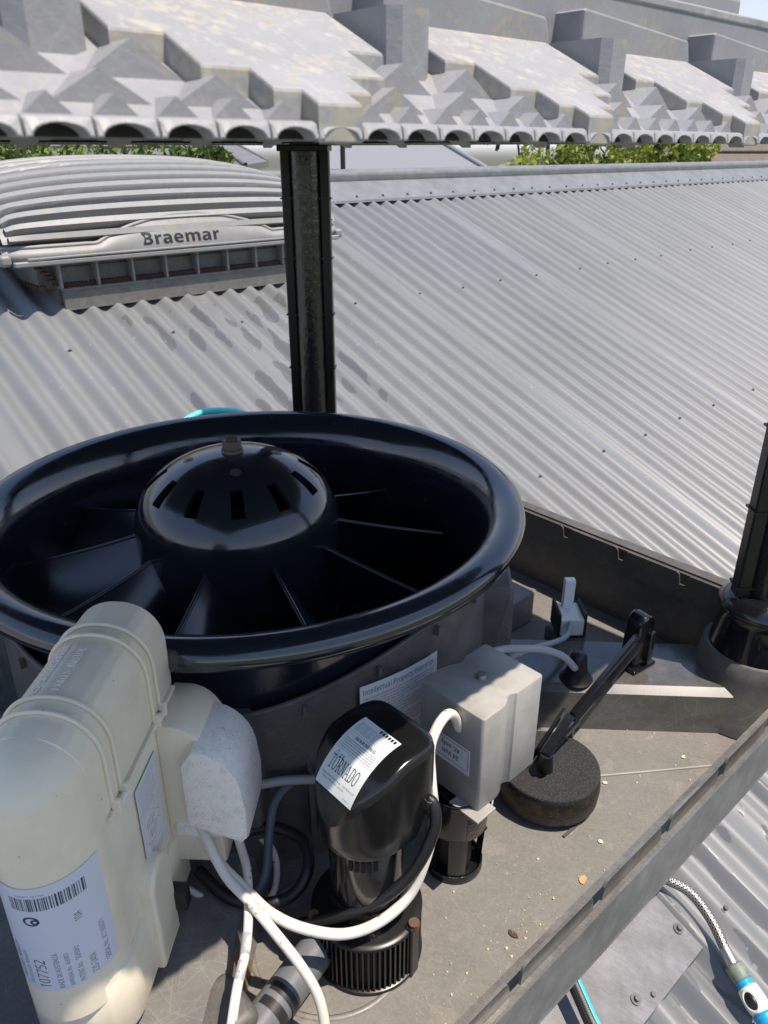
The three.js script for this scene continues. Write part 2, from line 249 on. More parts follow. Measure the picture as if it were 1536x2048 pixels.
/* ------------------------------------------------------------------ cooler tray */
const cooler = thing('rooftop_cooler', 'open grey plastic cooler tray with fan casing and notched metal walls', 'evaporative cooler');
const HW = .57;
{
  const floor = shape([[-HW, -.596], [HW, -.596], [HW, HW], [-HW, HW]]);
  const hole = new THREE.Path(); hole.absarc(0, 0, .27, 0, 2 * PI, true); floor.holes.push(hole);
  const fg = new THREE.ExtrudeGeometry(floor, { depth: .008, bevelEnabled: false, curveSegments: 48 }); fg.rotateX(PI / 2);
  part('tray_floor', fg, M.deck, cooler, 'flat grey brown tray floor with specks of debris');
  // shallow dish edge around the pump, and a raised seam across the floor
  const dish = lathe([[.0785, .0004], [.0795, .0015], [.081, .002], [.083, .0016], [.084, .0004]], 72); dish.translate(-.188, 0, .402);
  part('pump_recess_rim', dish, M.deck, cooler);
  const plate = lathe([[0, .0009], [.0785, .0009]], 48); plate.translate(-.188, 0, .402); part('pump_recess_plate', plate, M.deck, cooler);
  part('floor_seam', bar([.2, .001, .445], [.37, .001, .565], .0024, .003), M.boxGrey, cooler);  // raised seam; its paler colour stands in for the wet glint along it
  // walls: sheet plus inner liner strip with notches
  const wallH = .142;
  for (let s = 0; s < 4; s++) {
    const L = HW * 2 - .004, tw = [box(L, .24, .006, 0, .015, HW)];
    tw.push(box(L, .006, .022, 0, .1352, HW + .0142));
    const g = geo(tw); g.rotateY(s * PI / 2);
    if (s !== 0) part('tray_wall', g, M.wall, cooler);
    // liner with notches
    const sh = new THREE.Shape(); const y0 = .128, y1 = wallH, nd = .1;
    const pitch = s === 1 ? .1125 : .124, nw = s ? .009 : .012, nh = s ? .02 : .03; sh.moveTo(-L / 2, y0 - .03);
    let x = -L / 2; const xs = []; for (let i = -4; i <= 4; i++) xs.push(i * pitch + (s === 1 ? -.0315 : -.014));
    sh.lineTo(-L / 2, y1);
    for (const c of xs) { sh.lineTo(c - nw - .006, y1); sh.quadraticCurveTo(c - nw, y1, c - nw * .8, y1 - .006); sh.lineTo(c - nw * .5, y1 - nh); sh.lineTo(c + nw * .5, y1 - nh); sh.lineTo(c + nw * .8, y1 - .006); sh.quadraticCurveTo(c + nw, y1, c + nw + .006, y1); }
    sh.lineTo(L / 2, y1); sh.lineTo(L / 2, y0 - .03); sh.closePath();
    const lg = new THREE.ExtrudeGeometry(sh, { depth: .003, bevelEnabled: false, curveSegments: 4 });
    lg.translate(0, s === 0 ? -.029 : -.004, s === 0 ? .5965 : HW - .0095); lg.rotateY(s * PI / 2);
    part('wall_liner', lg, s === 0 ? M.galv : M.wall, cooler);
  }
  // near rail: galvanised channel
  const rail = [box(1.2, .073, .0025, 0, .0835, .6155), box(1.2, .0025, .014, 0, .09, .607), box(1.2, .012, .0025, 0, .085, .5985), box(1.2, .0025, .05, 0, .0482, .592)];
  part('rail_channel', rail, M.galv, cooler, 'bright galvanised channel along the near edge of the tray');
  // spokes with sloped sides and corner bosses
  for (let s = 0; s < 4; s++) {
    const a = PI / 4 + s * PI / 2, hw = s === 2 ? .07 : .064;
    const sec = extr([[-hw - .012, 0], [-hw, .054], [-hw + .012, .062], [hw - .012, .062], [hw, .054], [hw + .012, 0]], .36);
    sec.translate(0, 0, .32); sec.rotateY(a);           // +z -> (sin a, cos a)
    part('spoke', sec, s === 0 ? M.greyWet : s === 3 ? M.rusty : M.grey, cooler);
    const b = lathe([[.1, 0], [.094, .02], [.08, .05], [.074, .075], [.071, .098], [.06, .1], [0, .1]], 40);
    b.translate(.515 * Math.sign(Math.sin(a)), .002, .512 * Math.sign(Math.cos(a)));
    part('corner_boss', b, M.grey, cooler);
  }
  // fan casing: drum with slanting top, ribs, corner panels
  const cas = grid(120, 6, (u, v) => { const t = u * 2 * PI, R = .33 + .004 * v; const top = .236 + .02 * Math.sin(2 * t + .6) * 1 + .012 * Math.sin(4 * t + 1.2); return [R * Math.sin(t), .0 + (1 - v) * top, R * Math.cos(t)]; });
  cas.userData.uv = false; part('fan_casing', cas, M.grey, cooler, 'scuffed grey drum casing below the black ring');
  const lip = []; for (let i = 0; i <= 120; i++) { const t = i / 120 * 2 * PI, top = .236 + .02 * Math.sin(2 * t + .6) + .012 * Math.sin(4 * t + 1.2); lip.push([.328 * Math.sin(t), top, .328 * Math.cos(t)]); }
  part('casing_lip', tube(lip, .0035, 240, 6), M.grey, cooler);
  for (let k = 0; k < 4; k++) {
    const a = PI / 4 + k * PI / 2; const w = k === 2 || k === 3 ? .085 : .07;
    const g = extr([[-w, 0], [w, 0], [w * .82, .2], [w * .7, .215], [-w * .7, .215], [-w * .82, .2]], .045, .006); g.translate(0, 0, .314); g.rotateY(a); part('corner_panel', g, M.grey, cooler);
  }
  for (let k = 0; k < 24; k++) { const t = k / 24 * 2 * PI + .1; const g = box(.004, .012, .01, 0, .225 + .02 * Math.sin(2 * t + .6) + .012 * Math.sin(4 * t + 1.2), .332); g.rotateY(t); part('casing_tab', g, M.grey, cooler); }
  for (const t of [-.62, -.42]) { const g = box(.005, .1, .012, 0, .09, .336, .001); g.rotateY(t); part('casing_rib', g, M.grey, cooler); }
  // raised blocks on the floor behind the casing
  part('floor_block', [box(.075, .06, .075, .415, .03, .13, .006)], M.deck, cooler);
  part('probe_block', [box(.05, .03, .05, .405, .045, .265, .005)], M.deck, cooler);
  // near-left block
  part('floor_block', [box(.07, .06, .06, -.335, .03, .42, .012)], M.grey, cooler, 'scuffed grey block with rust stains beside the cream module');
  // black shroud and rolled ring
  const ring = part('fan_ring', lathe([[.306, .12], [.306, .3], [.33, .299], [.349, .3], [.3575, .306], [.3605, .314], [.358, .323], [.35, .3295], [.339, .331], [.327, .328], [.316, .319], [.307, .304], [.302, .286], [.2985, .26], [.2975, .1], [.303, .1], [.304, .12]], 128), M.glossRing, cooler, 'glossy black rolled fan ring');
  ring.position.set(.002, -.004, .002); ring.scale.set(1.035, 1, 1.035); 
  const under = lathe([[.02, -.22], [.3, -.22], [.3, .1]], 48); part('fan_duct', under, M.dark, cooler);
  // printed labels on the casing
  const ip = label(.11, .09, 1024, (x, w, h) => {
    x.fillStyle = '#20242c'; x.font = `${h * .105}px sans-serif`; x.fillText('Intellectual Property Warnings', w * .03, h * .14, w * .92);
    x.fillStyle = '#4a505c'; const r = rng(9); x.font = `${h * .036}px sans-serif`; const words = ['subject', 'to', 'patents', 'and', 'designs', 'of', 'the', 'owner', 'any', 'person', 'copying', 'this', 'product', 'may', 'be', 'liable', 'registered', 'in', 'Australia', 'other', 'countries', 'infringement'];
    for (let i = 0; i < 17; i++) { let s = ''; while (s.length < (i % 5 === 4 ? 46 : 84)) s += words[Math.floor(r() * words.length)] + ' '; x.fillText(s, w * .03, h * (.215 + i * .044), w * (i % 5 === 4 ? .5 : .93)); }
  });
  const R = .3368, lab = grid(20, 2, (u, v) => { const t = -.24 + u * .33, rr = R + .0015 * (1 - v); return [rr * Math.sin(t), .135 + v * .092, rr * Math.cos(t)]; }); 
  part('warning_label', lab, ip, cooler, 'pale printed label of property warnings on the casing');
  const bc = label(.02, .06, 256, (x, w, h) => { x.fillStyle = '#222'; const r = rng(3); for (let y = h * .3; y < h * .8;) { const k = 2 + r() * 12; x.fillRect(w * .35, y, w * .4, k); y += k + 3 + r() * 8; } x.fillRect(w * .2, h * .05, w * .6, h * .02); });
  const bl = grid(1, 1, (u, v) => [(u - .5) * .018, .135 + v * .06, .3655]); bl.rotateY(PI / 4 - .0); bl.translate(-.028, 0, .028); bl.userData.uv = true; part('barcode_label', bl, bc, cooler, 'narrow white barcode sticker on the casing corner');
}

/* ------------------------------------------------------------------ fan impeller */
{
  const fan = thing('fan_impeller', 'black fan impeller with slotted dome hub inside the ring', 'fan'); fan.position.set(-.012, 0, -.011);
  // hub shell: grid of revolution with slots left out, plus the slot walls
  const prof = []; const push = (r, y) => prof.push([r, y]);
  push(.0, .386); for (let i = 1; i <= 22; i++) { const t = i / 22 * PI / 2, e = .78; push(.1385 * Math.pow(Math.sin(t), .92), .286 + .1 * Math.pow(Math.cos(t), 1.0)); }
  for (const y of [.275, .25, .22, .17, .12]) push(.1385 - (.286 - y) * .02, y);
  const NU = 240, P = [], I = [], nP = prof.length;
  for (let j = 0; j < nP; j++) for (let i = 0; i < NU; i++) { const t = i / NU * 2 * PI; P.push(prof[j][0] * Math.sin(t), prof[j][1], prof[j][0] * Math.cos(t)); }
  const isSlot = (i, j) => { const q = ((i % NU) + NU + 10) % NU; return j >= 9 && j < 14 && (q % 20) >= 7 && (q % 20) < 13; };
  const W = [];
  for (let j = 0; j < nP - 1; j++) for (let i = 0; i < NU; i++) { const a = j * NU + i, b = j * NU + (i + 1) % NU, c = a + NU, d = b + NU; if (isSlot(i, j)) continue; I.push(a, c, b, b, c, d); }
  const inner = (k) => { const x = P[k * 3], y = P[k * 3 + 1], z = P[k * 3 + 2]; return [x * .955, y - .006, z * .955]; };
  const quad = (a, b) => { const A = [P[a * 3], P[a * 3 + 1], P[a * 3 + 2]], B = [P[b * 3], P[b * 3 + 1], P[b * 3 + 2]], C = inner(b), D = inner(a); W.push(...A, ...B, ...C, ...A, ...C, ...D); };
  for (let j = 0; j < nP - 1; j++) for (let i = 0; i < NU; i++) if (isSlot(i, j)) { const a = j * NU + i, b = j * NU + (i + 1) % NU, c = a + NU, d = b + NU; if (!isSlot(i, j - 1)) quad(a, b); if (!isSlot(i, j + 1)) quad(c, d); if (!isSlot(i - 1, j)) quad(a, c); if (!isSlot(i + 1, j)) quad(b, d); }
  const hg = new THREE.BufferGeometry(); hg.setAttribute('position', new THREE.Float32BufferAttribute(P, 3)); hg.setIndex(I); hg.computeVertexNormals();
  const wg = new THREE.BufferGeometry(); wg.setAttribute('position', new THREE.Float32BufferAttribute(W, 3)); wg.computeVertexNormals();
  const hub = part('hub', [hg, wg, lathe([[0, .3], [.12, .28], [.125, .12]], 40)], M.hub, fan);
  const screwG = geo([cyl(.007, .008, .003, 0, 0, 0, 14), cyl(.003, .003, .004, 0, .0005, 0, 6)]);
  for (let k = 0; k < 4; k++) { const m = new THREE.Mesh(screwG, M.steelDark); m.name = 'hub_screw'; const t = -.5 + k * PI / 2; m.position.set(.058 * Math.sin(t), .377, .058 * Math.cos(t)); m.rotation.set(Math.cos(t) * .35, 0, -Math.sin(t) * .35); m.castShadow = true; fan.add(m); }
  part('hub_bolt', [cyl(.0145, .0145, .005, 0, .387, 0, 24), cyl(.0125, .0125, .013, 0, .395, 0, 6)], M.steelDark, fan);
  part('bolt_end', [cyl(.008, .008, .003, 0, .4022, 0, 12)], M.rust, fan, 'rusty bolt end');
  for (let k = 0; k < 10; k++) {
    const t0 = PI / 2 - (-4 + 36 * k) * PI / 180 + PI * 0;       // angle measured from +z towards +x
    const bl = (o) => grid(14, 8, (u, v) => { const r = .132 + u * .16; const sweep = .02 * u * u; const pit = 1.15 - .32 * u; const chord = .125; const s = v * chord; const t = t0 - sweep + Math.cos(pit) * s / r * 1.0; const y = .275 - .045 * u + .01 * u * u - Math.sin(pit) * s + .012 * Math.sin(v * PI) + o; return [r * Math.sin(t), y, r * Math.cos(t)]; });
    const A = bl(.0), B = bl(-.0035); A.userData.uv = B.userData.uv = false;
    const edge = tube(Array.from({ length: 9 }, (_, i) => { const u = i / 8, r = .132 + u * .16, t = t0 - .02 * u * u; return [r * Math.sin(t), .2735 - .045 * u + .01 * u * u, r * Math.cos(t)]; }), .0028, 20, 6);
    part('blade', [A, B, edge], M.blade, fan);
  }
}

/* ------------------------------------------------------------------ corner posts and lid */
function makePost() {
  const o = new THREE.Group(); o.name = numbered('support_post'); scene.add(o);
  part('tube', [cyl(.03, .031, .66, 0, .43, 0, 36)], M.postWorn, o);
  for (const s of [-1, 1]) { part('side_flange', [box(.02, .62, .026, s * .0385, .445, 0, .004)], M.blackSatin, o); for (let k = 0; k < 5; k++) part('rib', box(.024, .003, .029, s * .039, .2 + k * .115, 0), M.blackSatin, o); }
  part('collar', [lathe([[.03, .19], [.045, .188], [.054, .182], [.063, .172], [.061, .164], [.053, .158], [.056, .15], [.064, .102], [.066, .1], [0, .1]], 40)], M.gloss, o);
  part('head_plate', [box(.1, .012, .07, 0, .752, 0, .002)], M.blackSatin, o);
  o.rotation.order = 'YXZ'; return o;
}
const post0 = makePost();
[[.5, -.51, -PI / 4, 'worn black support post standing behind the fan ring'], [.515, .512, PI / 4, 'glossy black support post on the right tray corner'], [-.512, .512, -PI / 4, 'black support post outside the picture at the near corner'], [-.512, -.512, PI / 4, 'black support post on the far left corner outside the picture']].forEach(([x, z, r, l], i) => {
  if (i > 1) return;
  const o = i ? post0.clone() : post0; if (i) { o.name = numbered('support_post'); scene.add(o); }
  o.position.set(x, 0, z); o.rotation.y = r + (i === 1 ? PI / 2 : 0); o.userData = {}; tag(o, l, 'post', 'posts carrying the lid');
});
{
  const lid = thing('weather_canopy', 'raised grey canopy moulded like roof tiles with a scalloped rim', 'canopy');
  const SC = .0202, MOD = SC * 8, Y0 = .7555, TN = .487, ZR = .6;
  const onSlope = (g, h0) => map3(g, (x, s, h) => [x, Y0 + s * TN + h + (h0 || 0), ZR - s]);      // extrude space (x, s, h) -> world, near side
  const side = new THREE.Group();
  // one module: hump, gables, stub, riser
  const hump = (() => { const hw = [[.5, -.001], [.5, .008], [1.1, .008], [1.1, .022], [2.05, .022], [2.05, .045], [3.05, .045], [3.05, .084]]; const R = hw.map(q => [q[0] * SC, q[1]]), Lf = hw.map(q => [-q[0] * SC, q[1]]).reverse(); const g = extr([...R, ...Lf], .011, .0012, 2); g.translate(0, 0, -.0025); return onSlope(g); })();
  const gable = (c, s, w, h) => { const len = h / TN; const x0 = c - w / 2, x1 = c + w / 2, y = Y0 + s * TN, z = ZR - s; const P = [[x0, y - .001, z], [x1, y - .001, z], [c, y + h, z], [c, y + h, z - len]]; const T3 = [[0, 1, 2], [1, 3, 2], [0, 2, 3]]; const g = new THREE.BufferGeometry(); g.setAttribute('position', new THREE.Float32BufferAttribute(T3.flat().flatMap(i => P[i]), 3)); g.computeVertexNormals(); return g; };
  const gables = []; // valley centre at +MOD/2 from the hump centre
  for (let k = 1; k <= 7; k++) gables.push(gable(k * SC, .0055, .0186, .0068));
  for (const k of [2, 4, 6]) gables.push(gable(k * SC, .0145, .0365, .0095));
  for (const k of [3, 5]) gables.push(gable(k * SC, .032, .039, .0115));
  const stub = (() => { const g = extr([[-.013, .05], [-.007, .046], [.007, .046], [.013, .05], [.013, .086], [-.013, .086]], 1, 0); g.translate(MOD / 2, 0, 0); const p = g.attributes.position; for (let i = 0; i < p.count; i++) { const s = p.getY(i), hi = p.getZ(i) > .5; p.setXYZ(i, p.getX(i), hi ? .806 : Y0 + s * TN - .004, ZR - s); } g.computeVertexNormals(); return g; })();
  const riser = (() => { const w = 3.25 * SC; const g = extr([[-w, .796], [w, .796], [w, .804], [w * .93, .8165], [w * .9, .8185], [-w * .96, .8262], [-w, .825]], .05, .0015, 2); g.translate(0, 0, ZR - .0845 - .05); return g; })();
  const slope = map3(new THREE.PlaneGeometry(MOD, .098, 1, 1), (x, s) => [x + MOD / 2, Y0 + (s + .049 + .002) * TN, ZR - (s + .049 + .002)]);
  const modGeo = { tile_face: geo(hump), tile_riser: geo(riser), relief: geo([...gables, stub]), slope_panel: geo(slope) };
  const matOf = { tile_face: M.lidTop, tile_riser: M.lidGrey, relief: M.lid, slope_panel: M.lid };
  // scallops of the rim
  const sc = (() => { const sh = new THREE.Shape(); sh.moveTo(-.0098, 0); sh.lineTo(-.0098, .0048); sh.quadraticCurveTo(-.0098, .0061, -.0084, .0061); sh.lineTo(.0084, .0061); sh.quadraticCurveTo(.0098, .0061, .0098, .0048); sh.lineTo(.0098, 0); sh.lineTo(.0084, 0); for (let i = 0; i <= 10; i++) sh.lineTo(  .0078 * Math.cos(PI * i / 10), .0039 * Math.sin(PI * i / 10)); sh.lineTo(-.0084, 0); sh.closePath(); const g = extr(sh, .006, .0007, 3); return geo(toCreasedNormals(map3(g, (x, h, q) => { const k = Math.max(0, h - .0025) / .0036; return [x, .7528 + h + (q > .003 ? 0 : 0), ZR + .001 - (q > .003 ? .006 : q) + (q > .003 ? .003 * k * 0 : 0) - (q > .003 ? 0 : .0025 * k * k)]; }).translate(0, 0, 0), .7)); })();
  const front = (xc) => xc > -.78 && xc < .6;
  for (let s = 0; s < 4; s++) {
    const S = s === 0 ? lid : null; const rot = s * PI / 2;
    for (let k = -4; k <= 4; k++) {
      const xc = -.151 + k * MOD; if (xc < -.76 || xc > .62) continue;
      const holder = new THREE.Group(); holder.name = 'tile_module'; holder.rotation.y = rot; lid.add(holder);
      for (const key of Object.keys(modGeo)) { if (xc < -.62 && key !== 'slope_panel' && key !== 'relief') continue; if (xc > .5 && key !== 'tile_face') continue; const m = new THREE.Mesh(modGeo[key], matOf[key]); m.name = key; m.castShadow = m.receiveShadow = true; m.position.x = xc; holder.add(m); }
    }
    const rim = []; for (let k = -30; k <= 29; k++) { const x = -.151 + (k + 0) * SC + 7.0 * SC; if (Math.abs(x) > .6) continue; const g = sc.clone(); g.userData.uv = true; g.translate(x, s === 0 ? 0 : .0085, 0); rim.push(g); }
    const rg = mergeGeometries(rim, false); rg.rotateY(rot); rg.userData.uv = true; part('scalloped_rim', rg, s === 0 ? M.lid : M.blackMatte, lid);
    // upper wall and lip
    const up = box(1.02, .046, .004, 0, .816, ZR - .106); const lp = box(1.0, .007, .03, 0, .8425, ZR - .118, .002);
    const ug = geo([up]); ug.rotateY(rot); part('upper_wall', ug, M.lidGrey, lid);
    const lg = geo([lp]); lg.rotateY(rot); part('upper_lip', lg, M.lidTop, lid, 'pale dirty lip along the top of the lid wall');
  }
  part('top_panel', [box(.99, .006, .99, 0, .8405, 0)], M.lidTop, lid);
  part('top_box', [box(.34, .03, .1, .115, .859, .395, .006), box(.3, .034, .1, -.25, .861, .395, .006)], M.lidGrey, lid);
  part('underside', [box(1.06, .004, 1.06, 0, .7705, 0), box(1.16, .0045, .003, 0, .7555, .585), box(.003, .01, 1.16, .585, .765, 0), box(.003, .01, 1.16, -.585, .765, 0), box(1.16, .01, .003, 0, .765, -.585)], M.lidUnder, lid);  // dark strips added behind the rim imitate the shade under its arches
}

/* ------------------------------------------------------------------ cream electronics module */
{
  const mod = thing('electronics_module', 'cream plastic electronics module with ribbed rounded cover beside the fan', 'electronics box');
  // local frame: X = across (to the right), Y up, Z = towards the camera end (along -a)
  mod.position.set(-.0269 - .263, 0, -.0269 + .263); mod.rotation.y = -PI / 4;   // X axis -> (cos, sin) ; set below
  // b axis (1,1)/√2 is local X, -a axis (-1,1)/√2 is local Z ; origin at a = -.372, b = -.038
  const W = .041, YC = .338, YB = .06, L = .222;
  const sect = (w, y0, yc, n = 16) => { const p = [[-w, y0]]; for (let i = 0; i <= n; i++) { const t = PI - PI * i / n; const c = Math.cos(t), s = Math.sin(t); p.push([w * Math.sign(c) * Math.pow(Math.abs(c), .9), yc + w * 1.02 * Math.pow(s, .96)]); } p.push([w, y0]); return p; };
  const cover = toCreasedNormals(extr(sect(W, .292, YC, 28), L - .05, .006, 3), .5); part('cover', cover, M.cream, mod);
  // rounded front end, full height
  const end = (() => { const nu = 26, nv = 24; return grid(nu, nv, (u, v) => { const t = PI * u, c = Math.cos(t), s = Math.sin(t); const vv = v; let y, k; if (vv < .45) { const q = vv / .45; y = YC + .0418 * Math.cos(q * PI / 2) * 1.0; k = Math.sin(q * PI / 2); } else { y = YC - (vv - .45) / .55 * (YC - .13); k = 1; } return [-W * 1.0 * c * k, y, L - .056 + .052 * s * k]; }); })(); end.userData.uv = false;
  part('front_cover', [end], M.cream, mod);
  const body = (() => { const sh = new THREE.Shape(); const w = W - .0015; sh.moveTo(-w, 0); sh.lineTo(w, 0); sh.lineTo(w, L - .056); sh.absarc(0, L - .056, w, 0, PI, false); sh.closePath(); const g = new THREE.ExtrudeGeometry(sh, { depth: .31 - .1, bevelEnabled: true, bevelSize: .002, bevelThickness: .002, bevelOffset: -.002, bevelSegments: 2, curveSegments: 20 }); g.rotateX(PI / 2); g.translate(0, .31, 0); return g; })();
  part('body', [toCreasedNormals(body, .5)], M.cream, mod);
  const foot = (() => { const sh = new THREE.Shape(); const w = W + .004; sh.moveTo(-w, .03); sh.lineTo(w, .03); sh.lineTo(w, L - .056); sh.absarc(0, L - .056, w + .001, 0, PI, false); sh.closePath(); const g = new THREE.ExtrudeGeometry(sh, { depth: .068, bevelEnabled: true, bevelSize: .003, bevelThickness: .003, bevelOffset: -.003, bevelSegments: 2, curveSegments: 20 }); g.rotateX(PI / 2); g.translate(0, .146, 0); return g; })();
  part('foot', [toCreasedNormals(foot, .5)], M.cream, mod);
  // paired ribs over the cover
  const ribPts = (o) => sect(W + .0012, .3, YC + .0008, 22).map(q => [q[0], q[1], o]);
  for (const o of [.038, .054, .135, .152]) part('cover_rib', [tube(ribPts(o).map((q, i, A) => i === 0 || i === A.length - 1 ? [q[0], .292, q[2]] : q), .0021, 90, 6), box(.007, .014, .004, W + .004, .293, o, .001)], M.cream, mod);
  for (const o of [.046, .1435]) part('clip_pin', [(() => { const g = new THREE.CylinderGeometry(.0028, .0028, .012, 10); g.rotateX(PI / 2); g.translate(W + .0045, .29, o); return g; })()], M.dirtyWhite, mod);
  part('seam_flange', [box(.005, .004, L - .06, W + .0008, .288, L / 2 - .03, .001)], M.cream, mod);
  // side box that carries the cable hood
  part('side_box', [(() => { const p = []; p.push([0, .115]); p.push([.052, .115]); for (let i = 0; i <= 8; i++) { const t = i / 8 * PI / 2; p.push([.014 + .036 * Math.cos(t), .232 + .05 * Math.sin(t)]); } p.push([0, .282]); const g = toCreasedNormals(extr(p, .06, .003), .5); g.translate(W - .002, 0, -.012); return g; })()], M.cream, mod);
  // hood
  const hood = part('cable_hood', [(() => { const p = [[.0, .178], [.05, .158], [.056, .165], [.057, .2]]; for (let i = 0; i <= 8; i++) { const t = i / 8 * PI / 2; p.push([.012 + .043 * Math.cos(t), .215 + .053 * Math.sin(t)]); } p.push([0, .25]); const g = toCreasedNormals(extr(p, .064, .004), .5); g.translate(W + .022, 0, -.002); return g; })(), box(.046, .02, .058, W + .026, .158, .024, .004)], M.dirtyWhite, mod, 'dirty white cable hood on the side of the module');
  // arched panel and black latch on the right side
  part('arch_panel', [(() => { const sh = new THREE.Shape(); sh.moveTo(-.022, .075); sh.lineTo(.022, .075); sh.lineTo(.022, .165); sh.absarc(0, .165, .022, 0, PI, false); sh.closePath(); const g = extr(sh, .012, .003); g.rotateY(PI / 2); g.translate(W - .004, 0, .112); return g; })()], M.cream, mod);
  part('latch', [box(.018, .024, .014, W + .013, .112, .088, .002)], M.blackMatte, mod);
  // embossed writing
  const tx = (s, x, z) => { const g = new TextGeometry(s, { font: fontR, size: .0062, depth: .0007, curveSegments: 3 }); g.rotateX(-PI / 2); g.rotateY(PI / 2); return map3(g, (px, py, pz) => [px, py, pz]); };
  for (const [s, x0, z0] of [['NO  SERVICEABLE', -.013, .131], ['PARTS  INSIDE', .003, .125]]) { const g = tx(s); const p = g.attributes.position; for (let i = 0; i < p.count; i++) { const x = p.getX(i) + x0, h = p.getY(i); const c = Math.min(1, Math.abs(x) / W); const s2 = Math.pow(Math.max(0, 1 - Math.pow(c, 2 / .9)), .5); p.setXYZ(i, x, YC + W * 1.02 * Math.pow(s2, .96) + .0002 + h, p.getZ(i) + z0); } g.computeVertexNormals(); part('embossed_text', g, M.creamLight, mod); }
  // labels
  const front = label(.074, .112, 720, (x, w, h) => {
    x.fillStyle = '#dfe2ee'; x.fillRect(0, 0, w, h); const ink = '#3c4254'; const r = rng(21); x.fillStyle = ink; let bx = w * .3; while (bx < w * .86) { const k = 2 + r() * 9; x.fillRect(bx, h * .09, k, h * .115); bx += k + 2 + r() * 7; }
    x.font = `${h * .02}px sans-serif`; x.fillText('1360071 107752', w * .36, h * .075);
    x.beginPath(); x.arc(w * .44, h * .3, w * .055, .5, 2 * PI - .2); x.lineWidth = w * .022; x.strokeStyle = ink; x.stroke(); x.beginPath(); x.arc(w * .47, h * .305, w * .025, 0, 2 * PI); x.stroke();
    const vt = (s, px, py, sz, wgt, len) => { x.save(); x.translate(px, py); x.rotate(-PI / 2); x.font = `${wgt || ''} ${sz}px sans-serif`; x.fillText(s, 0, 0, len); x.restore(); };
    vt('MICRO  SEELEY', w * .235, h * .93, h * .05, 'bold', h * .42); vt('Electronics Module', w * .315, h * .955, h * .04, '', h * .38);
    vt('107752', w * .46, h * .965, h * .088, '', h * .38); vt('MADE IN AUSTRALIA', w * .565, h * .975, h * .038, '', h * .56);
    vt('APPROVAL No.  AU69831', w * .64, h * .975, h * .03, '', h * .42); vt('PATENT No.   50/60Hz', w * .72, h * .975, h * .036, '', h * .46); vt('220-240V', w * .82, h * .975, h * .046, '', h * .22); vt('10A', w * .79, h * .42, h * .05); vt('SERIAL No. A11360071', w * .93, h * .96, h * .04, '', h * .55);
  });
  part('rating_label', grid(24, 2, (u, v) => { const t = PI * (.82 - u * .72), w = W + .0006; const R = W + .0124; return [Math.cos(t) * (W + .0005), .168 + (1 - v) * 0 + v * .112, L - .056 + (.0525) * Math.sin(t)]; }), front, mod, 'white rating label with barcode and number 107752');
  const side = label(.05, .09, 512, (x, w, h) => { x.strokeStyle = '#3a4050'; x.fillStyle = '#3a4050'; x.lineWidth = 2; const r = rng(5); x.strokeRect(w * .08, h * .05, w * .84, h * .36); for (let i = 0; i < 16; i++) { x.fillRect(w * .12, h * (.075 + i * .02), w * (.5 + r() * .28), 2.4); } x.strokeRect(w * .08, h * .45, w * .84, h * .36); for (let i = 0; i < 7; i++) { x.strokeRect(w * (.14 + r() * .4), h * (.48 + r() * .2), w * (.1 + r() * .25), h * (.04 + r() * .08)); } for (let i = 0; i < 10; i++) { x.beginPath(); x.moveTo(w * (.12 + r() * .7), h * (.47 + r() * .3)); x.lineTo(w * (.12 + r() * .7), h * (.47 + r() * .3)); x.stroke(); } x.font = `${h * .035}px sans-serif`; x.fillText('WARNING', w * .12, h * .86); for (let i = 0; i < 5; i++) x.fillRect(w * .12, h * (.885 + i * .018), w * (.6 + r() * .2), 2.2); });
  part('wiring_label', grid(1, 1, (u, v) => [W + .0002, .165 + v * .1, .112 - u * .052]), side, mod, 'printed wiring diagram label on the side of the module');
}

